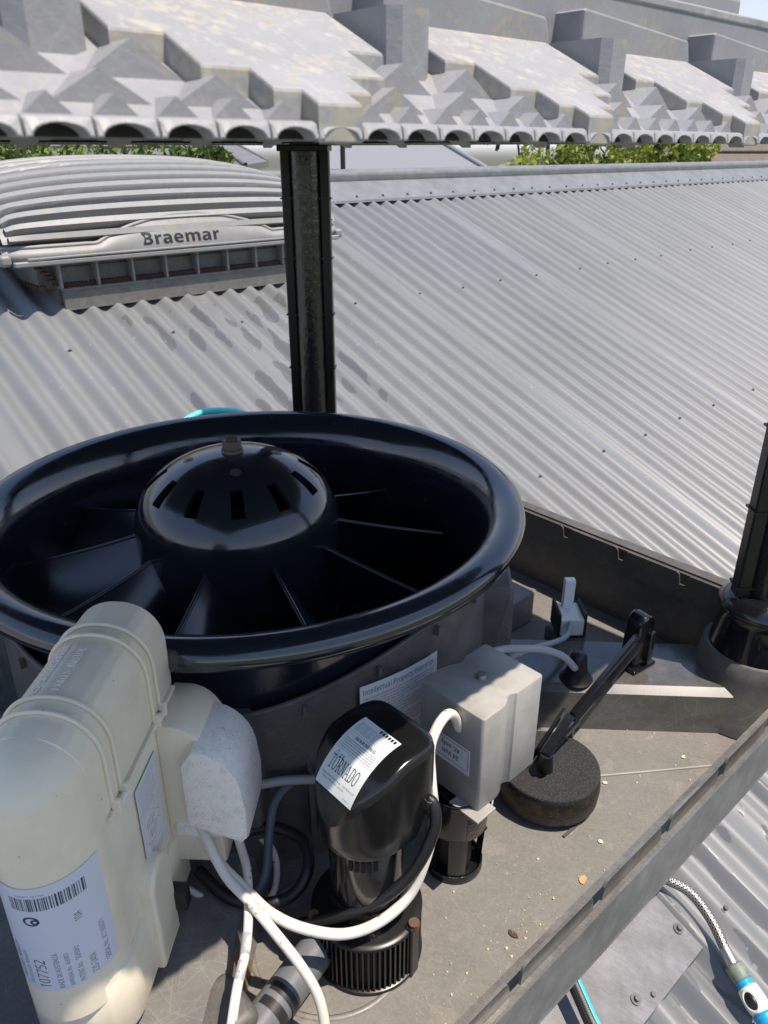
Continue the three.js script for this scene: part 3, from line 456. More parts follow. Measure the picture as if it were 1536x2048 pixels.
/* ------------------------------------------------------------------ water pump */
{
  const pump = thing('water_pump', 'black water pump with domed head and finned strainer base', 'pump');
  const X0 = -.162, Z0 = .431;
  // head: D-shaped plan, top falling in a quarter curve towards -x
  const HR = .046, XR = .056, YB = .172, x1 = .02, hOf = (x) => .19 + .08 * Math.sqrt(Math.max(0, 1 - Math.pow(Math.max(0, x1 - x) / .0685, 2)));
  const plan = (t) => { const c = Math.cos(t), q = Math.sin(t); if (c < 0) return [HR * c, HR * q]; const k = 5; const d = Math.pow(Math.pow(Math.abs(c) / XR, k) + Math.pow(Math.abs(q) / HR, k), -1 / k); const d0 = HR, w = Math.min(1, c * 3); const D = d0 + (d - d0) * w; return [D * c, D * q]; };
  const headTop = grid(96, 14, (u, v) => { const o = plan(u * 2 * PI), r = 1 - v, x = o[0] * (r > .94 ? 1 - (r - .94) * .0 : r / .94 * 1), z = o[1] * (r > .94 ? 1 : r / .94); const e = r > .8 ? 1 - Math.sqrt(1 - Math.pow((r - .8) / .2, 2)) : 0; const X = o[0] * (r > .8 ? .85 + .15 * Math.sin((r - .8) / .2 * PI / 2) : r / .8 * .85), Z = o[1] * (r > .8 ? .85 + .15 * Math.sin((r - .8) / .2 * PI / 2) : r / .8 * .85); return [X0 + X, hOf(X) - .0085 * e, Z0 + Z]; });
  const headSide = grid(96, 8, (u, v) => { const o = plan(u * 2 * PI), top = hOf(o[0]) - .0085; const q = v > .9 ? 1 - .03 * (v - .9) * 10 : 1; return [X0 + o[0] * q, top + (YB - top) * v, Z0 + o[1] * q]; });
  const headBot = grid(96, 1, (u, v) => { const o = plan(u * 2 * PI); return [X0 + o[0] * .97 * (1 - v * .4), YB, Z0 + o[1] * .97 * (1 - v * .4)]; });
  for (const q of [headTop, headSide, headBot]) q.userData.uv = false;
  part('motor_head', [headTop, headSide, headBot], M.pumpBlack, pump);
  part('head_box', [(() => { const g = new RoundedBoxGeometry(.026, .058, .05, 3, .006); g.translate(X0 + .052, .212, Z0 - .0); return g; })()], M.pumpBlack, pump);
  part('neck', [cyl(.037, .035, .13, X0, .12, Z0, 32)], M.gloss, pump);
  const vents = []; for (let k = 0; k < 5; k++) { const v = box(.004, .012, .003, 0, .156, .0366); v.rotateY(-1.1 + k * .16); v.translate(X0, 0, Z0); vents.push(v); } part('vent_slots', vents, M.dark, pump);
  part('neck_slime', [cyl(.0366, .0358, .024, X0, .078, Z0, 32)], M.slime, pump, 'slimy lower band of the pump neck');
  const fins = []; for (let k = 0; k < 64; k++) { const f = box(.0019, .06, .006, 0, .034, .0525); f.rotateY(k / 64 * 2 * PI); f.translate(X0, 0, Z0); fins.push(f); }
  for (let k = 0; k < fins.length; k++) part('strainer_fin', fins[k], M.blackSatin, pump);
  part('strainer_core', [cyl(.0495, .0495, .064, X0, .033, Z0, 48)], M.blackMatte, pump);
  part('strainer_top', [lathe([[.03, .069], [.05, .068], [.0552, .0665], [.0562, .064], [.049, .063]], 56).translate(X0, 0, Z0)], M.blackSatin, pump);
  part('strainer_foot', [lathe([[.056, .0012], [.057, .0025], [.0565, .006], [.049, .006]], 56).translate(X0, 0, Z0)], M.blackSatin, pump);
  for (const t of [.25, -1.9]) { const b = box(.014, .07, .01, 0, .035, .0535, .002); b.rotateY(t); b.translate(X0, 0, Z0); const lug = part('screw_lug', b, M.blackSatin, pump); const s = new THREE.CylinderGeometry(.0055, .0055, .006, 12); s.translate(0, .071, .056); s.rotateY(t); s.translate(X0, 0, Z0); part('lug_screw', s, M.rust, pump, 'rusty screw'); }
  part('cable_gland', [(() => { const c = new THREE.CylinderGeometry(.008, .009, .014, 16); c.rotateX(PI / 2); c.translate(X0 + .04, .2, Z0 + .042); return c; })()], M.blackSatin, pump);
  const lb = label(.05, .1, 720, (x, w, h) => {
    x.fillStyle = '#dfe6e6'; x.fillRect(0, 0, w, h); x.fillStyle = '#15181c'; x.strokeStyle = '#15181c';
    x.save(); x.scale(.5, 1.5); x.font = `${h * .155}px serif`; x.fillText('TORNADO', w * .2, h * .51, w * 1.62); x.restore();
    x.font = `${h * .034}px sans-serif`; x.fillText('Evaporative Cooler Pump   230V 50Hz 0.2A', w * .06, h * .845, w * .88); x.fillText('Seeley International - Australia', w * .1, h * .885, w * .6); x.font = `${h * .02}px sans-serif`; x.fillText('645806-C', w * .74, h * .955);
    x.font = `bold ${h * .06}px sans-serif`; x.fillText('WARNING', w * .25, h * .33, w * .55); x.lineWidth = 3; x.strokeRect(w * .06, h * .26, w * .88, h * .25); x.font = `${h * .026}px sans-serif`; for (let i = 0; i < 5; i++) x.fillText('The pump must be disconnected from the supply before', w * .09, h * (.37 + i * .03), w * .82);
    x.beginPath(); x.moveTo(w * .1, h * .6); x.lineTo(w * .2, h * .6); x.lineTo(w * .15, h * .535); x.closePath(); x.lineWidth = 5; x.stroke(); x.font = `bold ${h * .05}px sans-serif`; x.fillText('CE', w * .24, h * .6);
    for (let i = 0; i < 6; i++) x.fillRect(w * (.5 + i * .075), h * .02, w * .05, h * .05); x.font = `${h * .024}px sans-serif`; for (let i = 0; i < 6; i++) x.fillText('Stock number ' + (4680 + i * 37) + '  Serial ' + (i * 311 + 1207), w * .06, h * (.1 + i * .026), w * .7);
  });
  part('nameplate', grid(6, 28, (u, v) => { const x = -.0375 + .06 * Math.pow(v, 1.25), d = .0008; const sl = (hOf(x + .0005) - hOf(x - .0005)) / .001, l = Math.hypot(sl, 1); return [X0 + x - sl / l * d, hOf(x) + d / l, Z0 - .0245 + u * .049]; }, (u, v) => [u, v]), lb, pump, 'white nameplate reading TORNADO');
}

/* ------------------------------------------------------------------ drain valve: grey box on a slotted black cup */
{
  const dv = thing('drain_valve', 'grey plastic valve box standing on a slotted black cup', 'drain valve');
  const sh = new THREE.Shape(); // plan in (x, -z)
  const cx = -.02; // bulge centre
  const P0 = [-.046, .047]; sh.moveTo(-.04, .05); sh.lineTo(-.022, .05); sh.quadraticCurveTo(-.006, .052, .004, .044); sh.quadraticCurveTo(.012, .037, .02, .0455); sh.lineTo(.066, .0455); sh.quadraticCurveTo(.071, .0455, .071, .04); sh.lineTo(.071, -.037); sh.quadraticCurveTo(.071, -.042, .066, -.042); sh.lineTo(.03, -.042); sh.quadraticCurveTo(.02, -.034, .01, -.04); sh.quadraticCurveTo(-.005, -.048, -.02, -.046); sh.lineTo(-.04, -.046); sh.quadraticCurveTo(-.045, -.046, -.045, -.041); sh.lineTo(-.045, .045); sh.quadraticCurveTo(-.045, .05, -.04, .05);
  const g = new THREE.ExtrudeGeometry(sh, { depth: .118, bevelEnabled: true, bevelSize: .0022, bevelThickness: .0022, bevelOffset: -.0022, bevelSegments: 2, curveSegments: 10 });
  g.rotateX(-PI / 2); g.scale(1, 1, -1); const gf = flipped(g); gf.scale(.89, 1, .92); gf.translate(.024, .122, -.003); gf.computeVertexNormals();
  const bx = part('valve_box', toCreasedNormals(gf, .5), M.boxGrey, dv); 
  const tab = part('box_tab', [box(.03, .003, .04, -.012, .119, .032, .001)], M.boxGrey, dv);
  part('box_screw', [cyl(.0075, .0075, .0015, .036, .2425, -.004, 20), cyl(.005, .0052, .004, .036, .2445, -.004, 6)], M.steel, dv);
  const cup = new THREE.Group();
  // cup with window: partial lathe walls
  const wall = (y0, y1, r0, r1, t0, t1) => { const g = new THREE.LatheGeometry([[r0 - .003, y0], [r0, y0], [r1, y1], [r1 - .003, y1], [r0 - .003, y0]].map(q => new THREE.Vector2(...q)), 24, t0, t1); return g; };
  part('cup_upper', [wall(.068, .121, .0345, .0385, 0, 2 * PI), cyl(.0395, .0395, .008, 0, .117, 0, 40, true)], M.gloss, dv);
  part('cup_slime', [wall(.068, .1, .0349, .0372, -.5, 1.6)], M.slime, dv, 'slimy brown film on the cup');
  const lw = []; for (let k = 0; k < 4; k++) lw.push(wall(.004, .068, .031, .0345, -1.05 + k * PI / 2, .62)); part('cup_lower', [...lw, wall(0, .01, .033, .0335, 0, 2 * PI), cyl(.0335, .0335, .004, 0, .003, 0, 36)], M.gloss, dv);
  part('cup_core', [cyl(.02, .02, .1, 0, .06, 0, 24)], M.blackMatte, dv);
  part('cup_clip', [(() => { const q = new THREE.TorusGeometry(.0392, .0016, 6, 20, .7); q.rotateX(PI / 2); q.rotateY(-.75); q.translate(0, .1005, 0); return q; })()], M.boxGrey, dv);
  const lb = label(.034, .06, 512, (x, w, h) => { x.fillStyle = '#eceef2'; x.fillRect(0, 0, w, h); x.strokeStyle = '#16181e'; x.fillStyle = '#16181e'; x.lineWidth = 9; x.beginPath(); x.roundRect(w * .14, h * .05, w * .76, h * .9, 40); x.stroke(); x.save(); x.translate(w * .5, h * .5); x.rotate(-PI / 2); x.font = `bold ${w * .23}px sans-serif`; x.textAlign = 'center'; x.fillText('24 Volt', 0, -w * .03); x.fillText('AC only', 0, w * .26); x.restore(); });
  const L = grid(1, 1, (u, v) => [-.0167, .16 + v * .034, -.026 + u * .055], (u, v) => [v, 1 - u]); part('voltage_label', L, lb, dv, 'white sticker reading 24 Volt AC only upside down');
  dv.position.set(-.02, 0, .42); dv.rotation.y = .02;
}

/* ------------------------------------------------------------------ float valve */
{
  const fv = thing('float_valve', 'black float valve with foam disc on an arm and upright post', 'float valve');
  const disc = (() => { const s = new THREE.Shape(); const n = 40; const gap = 2.25, w = .26; s.absarc(0, 0, .059, 0, 2 * PI, false); const h = new THREE.Path(); h.absellipse(-.012, .012, .024, .014, 0, 2 * PI, true, PI * .25); s.holes.push(h); const g = new THREE.ExtrudeGeometry(s, { depth: .006, bevelEnabled: true, bevelSize: .002, bevelThickness: .002, bevelOffset: -.002, bevelSegments: 2, curveSegments: 30 }); g.rotateX(-PI / 2); return g; })();
  disc.scale(1.05, 1, 1.05); disc.translate(.144, .042, .43); 
  part('foam_disc', disc, M.foam, fv, 'black foam pad with pale flecks');
  part('disc_body', [lathe([[.0, .002], [.045, .002], [.055, .004], [.0625, .01], [.064, .028], [.0625, .043], [.06, .0445], [0, .04]], 56).translate(.144, 0, .43)], M.foamSide, fv, 'grimy side of the float');
  part('disc_clip', [box(.03, .003, .003, .1175, .0015, .4865)], M.steelDark, fv);
  // post on the spoke
  const px = .392, pz = .394;
  part('post', [(() => { const s = new THREE.Shape(); s.moveTo(-.016, 0); s.lineTo(.016, 0); s.lineTo(.016, .07); s.absarc(0, .07, .016, 0, PI, false); s.closePath(); const g = extr(s, .02, .004); g.translate(0, 0, -.01); g.rotateY(-.2); g.translate(px, .064, pz); return g; })(), box(.012, .05, .02, px + .004, .1, pz + .012, .002)], M.gloss, fv);
  part('foot_plate', [(() => { const g = new RoundedBoxGeometry(.05, .006, .04, 2, .002); g.rotateY(-.1); g.translate(px, .065, pz); return g; })()], M.gloss, fv);
  // arm: two rails with a web
  const A = [px - .012, .118, pz + .006], B = [.205, .082, .415], C = [.13, .072, .43];
  const off = (q, dx, dy, dz) => [q[0] + dx, q[1] + dy, q[2] + dz];
  part('arm', [bar(off(A, 0, .006, 0), off(B, 0, .004, 0), .006, .006), bar(off(A, .002, -.01, .008), off(B, 0, -.004, .008), .004, .004), bar(off(A, 0, -.002, .004), off(B, 0, 0, .004), .004, .012), bar(B, C, .012, .008), bar(off(B, -.002, .0, .012), off(C, -.01, -.002, .002), .004, .006), bar(off(B, .0, .004, -.012), off(C, .0, .004, -.01), .004, .006)], M.gloss, fv);
  part('arm_stem', cyl(.005, .006, .04, .205, .06, .415, 12), M.gloss, fv); part('arm_foot', cyl(.008, .01, .024, .132, .062, .431, 16), M.gloss, fv);
}

/* ------------------------------------------------------------------ probe, strain relief and cables */
{
  const pr = thing('salinity_probe', 'white probe on a dark bracket in the tray behind the valve box', 'probe');
  const g = new THREE.Group(); g.name = 'probe_head';
  const Y = .06; pr.position.set(.407, Y, .262); pr.rotation.y = -.72;
  part('probe_body', [box(.036, .004, .05, 0, .03, .012, .001), box(.036, .028, .004, 0, .017, .036, .001)], M.dirtyWhite, pr);
  part('probe_tip', [(() => { const b = new RoundedBoxGeometry(.017, .062, .013, 2, .002); b.translate(0, .05, -.004); return b; })()], M.white, pr);
  part('bracket', [box(.004, .042, .052, -.02, .02, .012, .001), box(.004, .042, .052, .02, .02, .012, .001), box(.04, .004, .006, 0, .002, .037)], M.blackMatte, pr);
}
function cable(name, label, pts, r, mat, group, cat = 'cable') { const t = tube(pts, r, pts.length * 10, 12); const m = mesh(name, [t, ...caps(pts, r)], mat); return tag(m, label, cat, group); }
cable('power_cable', 'thick white cable looping from the grey valve box to the hood', [[-.034, .212, .43], [-.048, .238, .434], [-.064, .2505, .439], [-.082, .2485, .444], [-.098, .238, .451], [-.11, .216, .465], [-.116, .178, .476], [-.13, .14, .48], [-.149, .105, .478], [-.181, .091, .472], [-.213, .09, .459], [-.246, .105, .435], [-.261, .113, .409], [-.268, .123, .381], [-.275, .135, .348], [-.276, .15, .315]], .0052, M.cableWhite);
cable('pump_cable', 'white rust-stained cable hanging from the hood past the pipe', [[-.276, .16, .32], [-.278, .135, .364], [-.273, .125, .397], [-.268, .11, .427], [-.261, .088, .454], [-.257, .064, .473], [-.26, .039, .486], [-.269, .011, .496]], .0048, M.cableWhite);
const gc = thing('grey_cable', 'grey and white cable hanging down with dark tape bands', 'cable');
part('sleeve', tube([[-.244, .15, .322], [-.246, .128, .338], [-.255, .123, .363], [-.278, .115, .4], [-.3, .115, .429], [-.318, .11, .445], [-.337, .1, .464], [-.36, .09, .49]], .0043, 60, 12), M.cableWhite, gc);
part('tape_band', tube([[-.2895, .1152, .4155], [-.302, .1148, .4312]], .0046, 4, 12), M.cableGrey, gc); part('tape_band', tube([[-.3055, .1138, .4338], [-.3165, .1105, .4438]], .0046, 4, 12), M.cableGrey, gc);
cable('black_hose_loop', 'black scuffed hose coiled in a loop beside the pump', [[-.274, .078, .299], [-.267, .07, .334], [-.245, .066, .363], [-.216, .07, .379], [-.194, .084, .376], [-.181, .095, .357], [-.184, .095, .333], [-.2, .096, .31], [-.223, .089, .295], [-.25, .082, .289]], .0062, M.cableBlack, null, 'hose');
cable('blue_grey_cable', 'blue grey cable curving down between the casing and hose loop', [[-.09, .112, .315], [-.129, .124, .31], [-.161, .129, .305], [-.186, .122, .31], [-.203, .097, .322], [-.222, .067, .339], [-.243, .052, .345]], .0048, M.cableBlueGrey);
cable('casing_cable', 'pale cable running along the casing behind the pump', [[-.06, .1, .347], [-.1, .118, .342], [-.13, .13, .328], [-.165, .135, .305], [-.195, .138, .292], [-.225, .135, .28]], .005, M.cableGrey);
cable('white_cable_loop', 'thin white cable loop inside the black hose loop', [[-.2, .1, .29], [-.206, .085, .302], [-.2, .072, .32], [-.204, .055, .333], [-.219, .039, .344], [-.242, .034, .342], [-.269, .047, .324], [-.286, .064, .306], [-.3, .075, .28]], .0035, M.cableWhite);
cable('pump_lead', 'black lead curving from the pump head around its neck', [[-.125, .199, .462], [-.12, .205, .475], [-.122, .19, .484], [-.134, .161, .485], [-.15, .131, .478], [-.174, .105, .463], [-.2, .085, .439], [-.225, .061, .405]], .0058, M.cableBlack);
cable('probe_cable', 'grey cable running from the white probe to the casing', [[.374, .09, .292], [.358, .084, .3], [.342, .086, .305], [.311, .094, .309], [.265, .105, .307], [.227, .107, .301], [.2, .1, .295]], .0042, M.cableGrey);
cable('valve_cable', 'grey cable arching from the valve box to a rubber boot', [[.03, .2, .37], [.09, .18, .335], [.16, .161, .326], [.193, .151, .333], [.239, .131, .341], [.268, .112, .353], [.285, .09, .362]], .0052, M.cableGrey);
{ const b = thing('cable_boot', 'dark rubber cable boot on the wet tray arm', 'cable boot'); part('boot', [lathe([[0, .045], [.008, .044], [.012, .038], [.014, .02], [.018, .006], [.024, .001], [.024, 0]], 24).translate(.3, .062, .357)], M.cableBlack, b); }
{ const p = thing('drain_pipe', 'grey plastic drain pipe with two black bands by the pump', 'pipe'); const a = [-.2, .03, .414], q = [-.41, .03, .476]; part('pipe', tube([a, [-.3, .03, .4425], q], .0185, 20, 28), M.pvc, p); for (const t of [.235, .285]) { const c = [a[0] + (q[0] - a[0]) * t * 1.4, .03, a[2] + (q[2] - a[2]) * t * 1.4], d = [a[0] + (q[0] - a[0]) * (t * 1.4 + .042), .03, a[2] + (q[2] - a[2]) * (t * 1.4 + .042)]; part('pipe_band', tube([c, d], .0189, 4, 28), M.tape, p); } }

/* ------------------------------------------------------------------ flashing plate, braided hose, connector, hoses */
const onRoof = (x, z, h) => [x, roofY(z) + h, z];
{
  const f = thing('flashing_plate', 'flat grey flashing plate screwed to the roof under the tray', 'roof flashing');
  const g = grid(1, 1, (u, v) => onRoof(-.25 + u * .69, .1 + v * .47, .0115)); g.userData.uv = false;
  const g2 = grid(1, 1, (u, v) => onRoof(-.25 + u * .69, .57, .0115 - v * .01)); g2.userData.uv = false; const g3 = grid(1, 1, (u, v) => onRoof(.44, .1 + u * .47, .0115 - v * .01)); g3.userData.uv = false;
  part('plate', [g, g2, g3], M.flash, f);
  const head = geo([cyl(.0085, .0085, .0018, 0, .001, 0, 16), cyl(.0045, .0048, .006, 0, .0045, 0, 6)]);
  for (const [x, z] of [[.427, .53], [.275, .545], [.12, .55]]) { const m = new THREE.Mesh(head, M.screw); m.name = 'screw'; m.position.set(...onRoof(x, z, .0125)); m.rotation.x = Math.atan(SL); m.castShadow = true; f.add(m); }
}
{
  const h = thing('braided_hose', 'braided steel hose leading from under the tray to the connector', 'hose');
  const pts = [[.44, -.345, .42], [.46, -.37, .475], [.482, -.388, .517], [.472, -.406, .565], [.452, -.4205, .6]];
  const t = tube(pts, .0085, 60, 16); { const uv = t.attributes.uv; for (let i = 0; i < uv.count; i++) uv.setXY(i, uv.getX(i) * 7, uv.getY(i) * 1); } t.userData.uv = true;
  part('braid', t, M.braid, h); part('ferrule', tube([[.4535, -.4195, .597], [.4425, -.429, .62]], .0095, 4, 18), M.steel, h);
}
{
  const c = thing('hose_connector', 'sage, blue and ivory snap hose connector on the right roof edge', 'hose connector');
  const A = V3(.444, -.427, .617), B = V3(.405, -.462, .716); const d = B.clone().sub(A).normalize(); c.position.copy(A); c.quaternion.setFromUnitVectors(V3(0, 1, 0), d);
  const lat = (p, m, n, l) => part(n, lathe(p, 36), m, c, l);
  lat([[.01, 0], [.0145, .001], [.0155, .004], [.0155, .016], [.0145, .02], [.0145, .024], [.011, .025]], M.sage, 'tap_nut', 'faded green nut');
  lat([[.011, .024], [.0135, .025], [.0135, .028], [.0115, .029], [.0135, .03], [.0135, .034], [.011, .035]], M.aquaBlue, 'blue_collar');
  lat([[.012, .033], [.0155, .034], [.0165, .037], [.0175, .046], [.018, .056], [.017, .066], [.0145, .07], [.011, .071]], M.ivory, 'connector_body');
  lat([[.011, .07], [.0165, .071], [.0172, .075], [.016, .078], [.0172, .081], [.0165, .086], [.012, .087]], M.aquaBlue, 'blue_ring');
  lat([[.012, .086], [.0165, .087], [.017, .092], [.015, .106], [.011, .107]], M.blackSatin, 'end_nut');
  // button on the side that faces the camera
  const toCam = camera.position.clone().sub(A).applyQuaternion(c.quaternion.clone().invert()); const ang = Math.atan2(toCam.x, toCam.z) + .35;
  const b = new THREE.SphereGeometry(1, 20, 12); b.scale(.0085, .013, .0045); b.translate(0, .053, .0165); b.rotateY(ang); part('release_button', b, M.blackSatin, c);
  const rim = new THREE.TorusGeometry(.0105, .0016, 8, 28); rim.scale(.9, 1.35, 1); rim.translate(0, .053, .0172); rim.rotateY(ang); part('button_rim', rim, M.ivory, c);
}
{
  const h = thing('garden_hose', 'black woven garden hose with aqua stripe leaving the connector', 'hose');
  const pts = [[.409, -.46, .708], [.397, -.47, .738], [.38, -.49, .79], [.35, -.52, .87]];
  const t = tube(pts, .0095, 40, 16); { const uv = t.attributes.uv; for (let i = 0; i < uv.count; i++) uv.setXY(i, uv.getX(i) * 3, uv.getY(i) * 1); } t.userData.uv = true; part('hose', t, M.hoseWeave, h);
}
{
  const h = thing('striped_hose', 'dark woven hose with aqua stripe lying under the near rail', 'hose');
  const pts = [[.2, -.315, .38], [.197, -.335, .43], [.191, -.345, .468], [.178, -.362, .505], [.167, -.376, .535], [.15, -.395, .6]];
  const t = tube(pts, .0105, 60, 18); { const uv = t.attributes.uv; for (let i = 0; i < uv.count; i++) uv.setXY(i, uv.getX(i) * 5, uv.getY(i) * 1.0); } t.userData.uv = true; part('hose', t, M.hoseWeave, h);
  part('stripe', tube(pts.map(q => [q[0] + .0052, q[1] + .0068, q[2] - .0012]), .0052, 60, 10), M.aqua, h);
}
cable('aqua_hose', 'pale aqua hose arching over the roof behind the fan ring', [[.26, .07, -.87], [.31, .122, -.842], [.345, .142, -.838], [.39, .152, -.84], [.44, .151, -.825], [.49, .138, -.805], [.56, .09, -.77], [.66, .02, -.7]], .0085, M.aquaPale, null, 'hose');

/* ------------------------------------------------------------------ second cooler on the roof */
{
  const c2 = thing('louvred_cooler', 'pale grey louvred cooler with lettering standing near the ridge', 'evaporative cooler');
  const x0 = .165, x1 = 1.285, zf = -1.4, zb = -2.5, yr = .468, W = x1 - x0, xm = (x0 + x1) / 2;
  // box below
  const bx0 = .305, bx1 = 1.16, boxTop = .47;
  // tray with bays
  part('base_tray', [box(bx1 - bx0, .055, .012, (bx0 + bx1) / 2, .365, zf + .0), box(bx1 - bx0 + .01, .006, .016, (bx0 + bx1) / 2, .3945, zf + .002), box(bx1 - bx0, .3, .01, (bx0 + bx1) / 2, .3, zf - .03), box(.012, .4, 1.0, bx0, .23, zf - .52), box(.012, .4, 1.0, bx1, .23, zf - .52)], M.cooler2body, c2);
  part('bay_back', [box(bx1 - bx0, .09, .006, (bx0 + bx1) / 2, .448, zf - .045)], M.cooler2, c2);
  const nb = 8; for (let i = 0; i <= nb; i++) part('bay_divider', [box(.007, .085, .05, bx0 + (bx1 - bx0) * i / nb, .437, zf - .018, .002)], M.cooler2, c2);
  const flutes = []; for (let i = 0; i < 150; i++) flutes.push(box(.004, .014, .03, bx0 + .008 + i * (bx1 - bx0 - .016) / 150, .401 + (i % 2) * .002, zf - .022)); part('pad_edge', flutes, M.pad, c2).userData.kind = 'stuff';
  const fl = []; for (let i = 0; i < 40; i++) fl.push(box(.018, .012, .006, bx0 - .045 + (i % 2) * .003, .40 + i * .0011 * 0 + .0, zf - .02 - i * .012).translate(0, 0, 0)); for (let i = 0; i < 7; i++) fl.push(box(.012, .006, .05, bx0 - .05 + i * .009, .462 - i * .011, zf - .03)); part('pad_side', [...fl], M.pad, c2).userData.kind = 'stuff';
  part('side_bay', [box(.05, .09, .9, bx0 - .022, .44, zf - .49)], M.cooler2body, c2);
  // lid: rim, louvres following a dome
  const top = (x) => .722 - .03 * Math.pow(Math.abs(x - xm) / (W / 2), 4) - .03 * Math.pow((x - xm) / (W / 2), 2);
  const line = (t, x) => { // t 0 front rim .. 1 top : (y, z) of the louvre line at x
    const e = Math.max(0, 1 - Math.pow(Math.abs(x - xm) / (W / 2), 34)); const Y = top(x);
    const yy = yr + .055 + (Y - yr - .055) * Math.sin(t * PI / 2) * (.25 + .75 * e), zz = zf + .005 - .52 * (1 - Math.cos(t * PI / 2)) - .05 * t; return [yy, zz];
  };
  const nL = 10, nx = 48;
  for (let k = 0; k < nL; k++) {
    const t0 = (k + .1) / nL, t1 = (k + 1) / nL; const prof = [[t0, -.018], [t0 + .002, .006], [t0 + .009, .0125], [t1 - .036, .0115], [t1 - .03, .006], [t1 - .028, -.018]];
    const mx0 = x0 + .02, mx1 = x1 - .02;
    const sPad = (k === 0) ? 0 : 0;
    const g = grid(nx, prof.length - 1, (u, v) => { const x = mx0 + u * (mx1 - mx0), q = prof[Math.round(v * (prof.length - 1))]; const [y, z] = line(Math.min(1, q[0]), x); const [ya, za] = line(Math.min(1, q[0] + .02), x), [yb2, zb2] = line(Math.max(0, q[0] - .02), x); let ny = -(za - zb2), nz = (ya - yb2); const l = Math.hypot(ny, nz) || 1; return [x, y + ny / l * q[1], z + nz / l * q[1]]; }); g.userData.uv = false;
    part('louvre', toCreasedNormals(g, .9), M.cooler2, c2);
  }
  // dark liner under the louvres, back half of the dome
  const inn = grid(nx, 12, (u, v) => { const x = x0 + .03 + u * (W - .06); const [y, z] = line(v, x); return [x, y - .012, z - .012]; }); inn.userData.uv = false; part('inner_liner', inn, M.pad2, c2);
  const back = grid(nx, 10, (u, v) => { const x = x0 + .02 + u * (W - .04); const [y, z] = line(1 - v, x); return [x, y + .004, 2 * (zf - .56) - z]; }); back.userData.uv = false; part('back_dome', back, M.cooler2, c2);
  // fascia with lettering: raised swell in the middle, drip rim below
  const fas = grid(60, 8, (u, v) => { const x = x0 + u * W; const k = (u - .5) * 2; const sw = Math.max(0, Math.cos(Math.min(1, Math.abs(k + .02) / .52) * PI / 2)); const hgt = .03 + .062 * Math.pow(sw, .8); const yb0 = yr + .012, y = yb0 + v * hgt; const z = zf + .03 - v * hgt * .42 + .008 * Math.sin(v * PI) - .03 * Math.pow(Math.abs(k), 10); return [x, y, z]; }); fas.userData.uv = false; part('fascia', fas, M.cooler2, c2);
  const edge = Array.from({ length: 41 }, (_, i) => { const u = i / 40, k = (u - .5) * 2; const sw = Math.max(0, Math.cos(Math.min(1, Math.abs(k + .02) / .52) * PI / 2)); const h = .03 + .062 * Math.pow(sw, .8); return [x0 + u * W, yr + .014 + h, zf + .028 - h * .42 - .03 * Math.pow(Math.abs(k), 10)]; });
  part('fascia_bead', tube(edge, .006, 120, 8), M.cooler2, c2);
  part('drip_rim', [box(W - .03, .014, .02, xm, yr + .005, zf + .03, .004), box(W - .1, .006, .01, xm, yr + .017, zf + .036, .002)], M.cooler2, c2);
  for (const s of [x0, x1]) part('side_rim', [box(.03, .03, 1.05, s, yr + .015, zf - .5, .01)], M.cooler2, c2);
  const sideP = (s) => { const g = grid(10, 14, (u, v) => { const x = s < xm ? x0 + .005 + u * .03 : x1 - .005 - u * .03; const [y, z] = line(v, s < xm ? x0 + .02 : x1 - .02); return [x, y, z]; }); g.userData.uv = false; return g; };
  part('cheek', [sideP(0), sideP(2)], M.cooler2, c2);
  const tg = new TextGeometry('Braemar', { font, size: .05, depth: .001, curveSegments: 4 }); tg.computeBoundingBox(); const tw = tg.boundingBox.max.x; tg.scale(.26 / tw, .66, .4);
  const tm = part('lettering', map3(tg, (x, y, z) => { const X = x + .545, k = ((X - x0) / W - .5) * 2, sw = Math.max(0, Math.cos(Math.min(1, Math.abs(k + .02) / .52) * PI / 2)), hgt = .03 + .062 * Math.pow(sw, .8), Y = yr + .03 + y, v = Math.min(1, (Y - yr - .012) / hgt); return [X, Y, zf + .03 - v * hgt * .42 + .008 * Math.sin(v * PI) - .03 * Math.pow(Math.abs(k), 10) + .0006 + z]; }), M.blackMatte, c2);
}

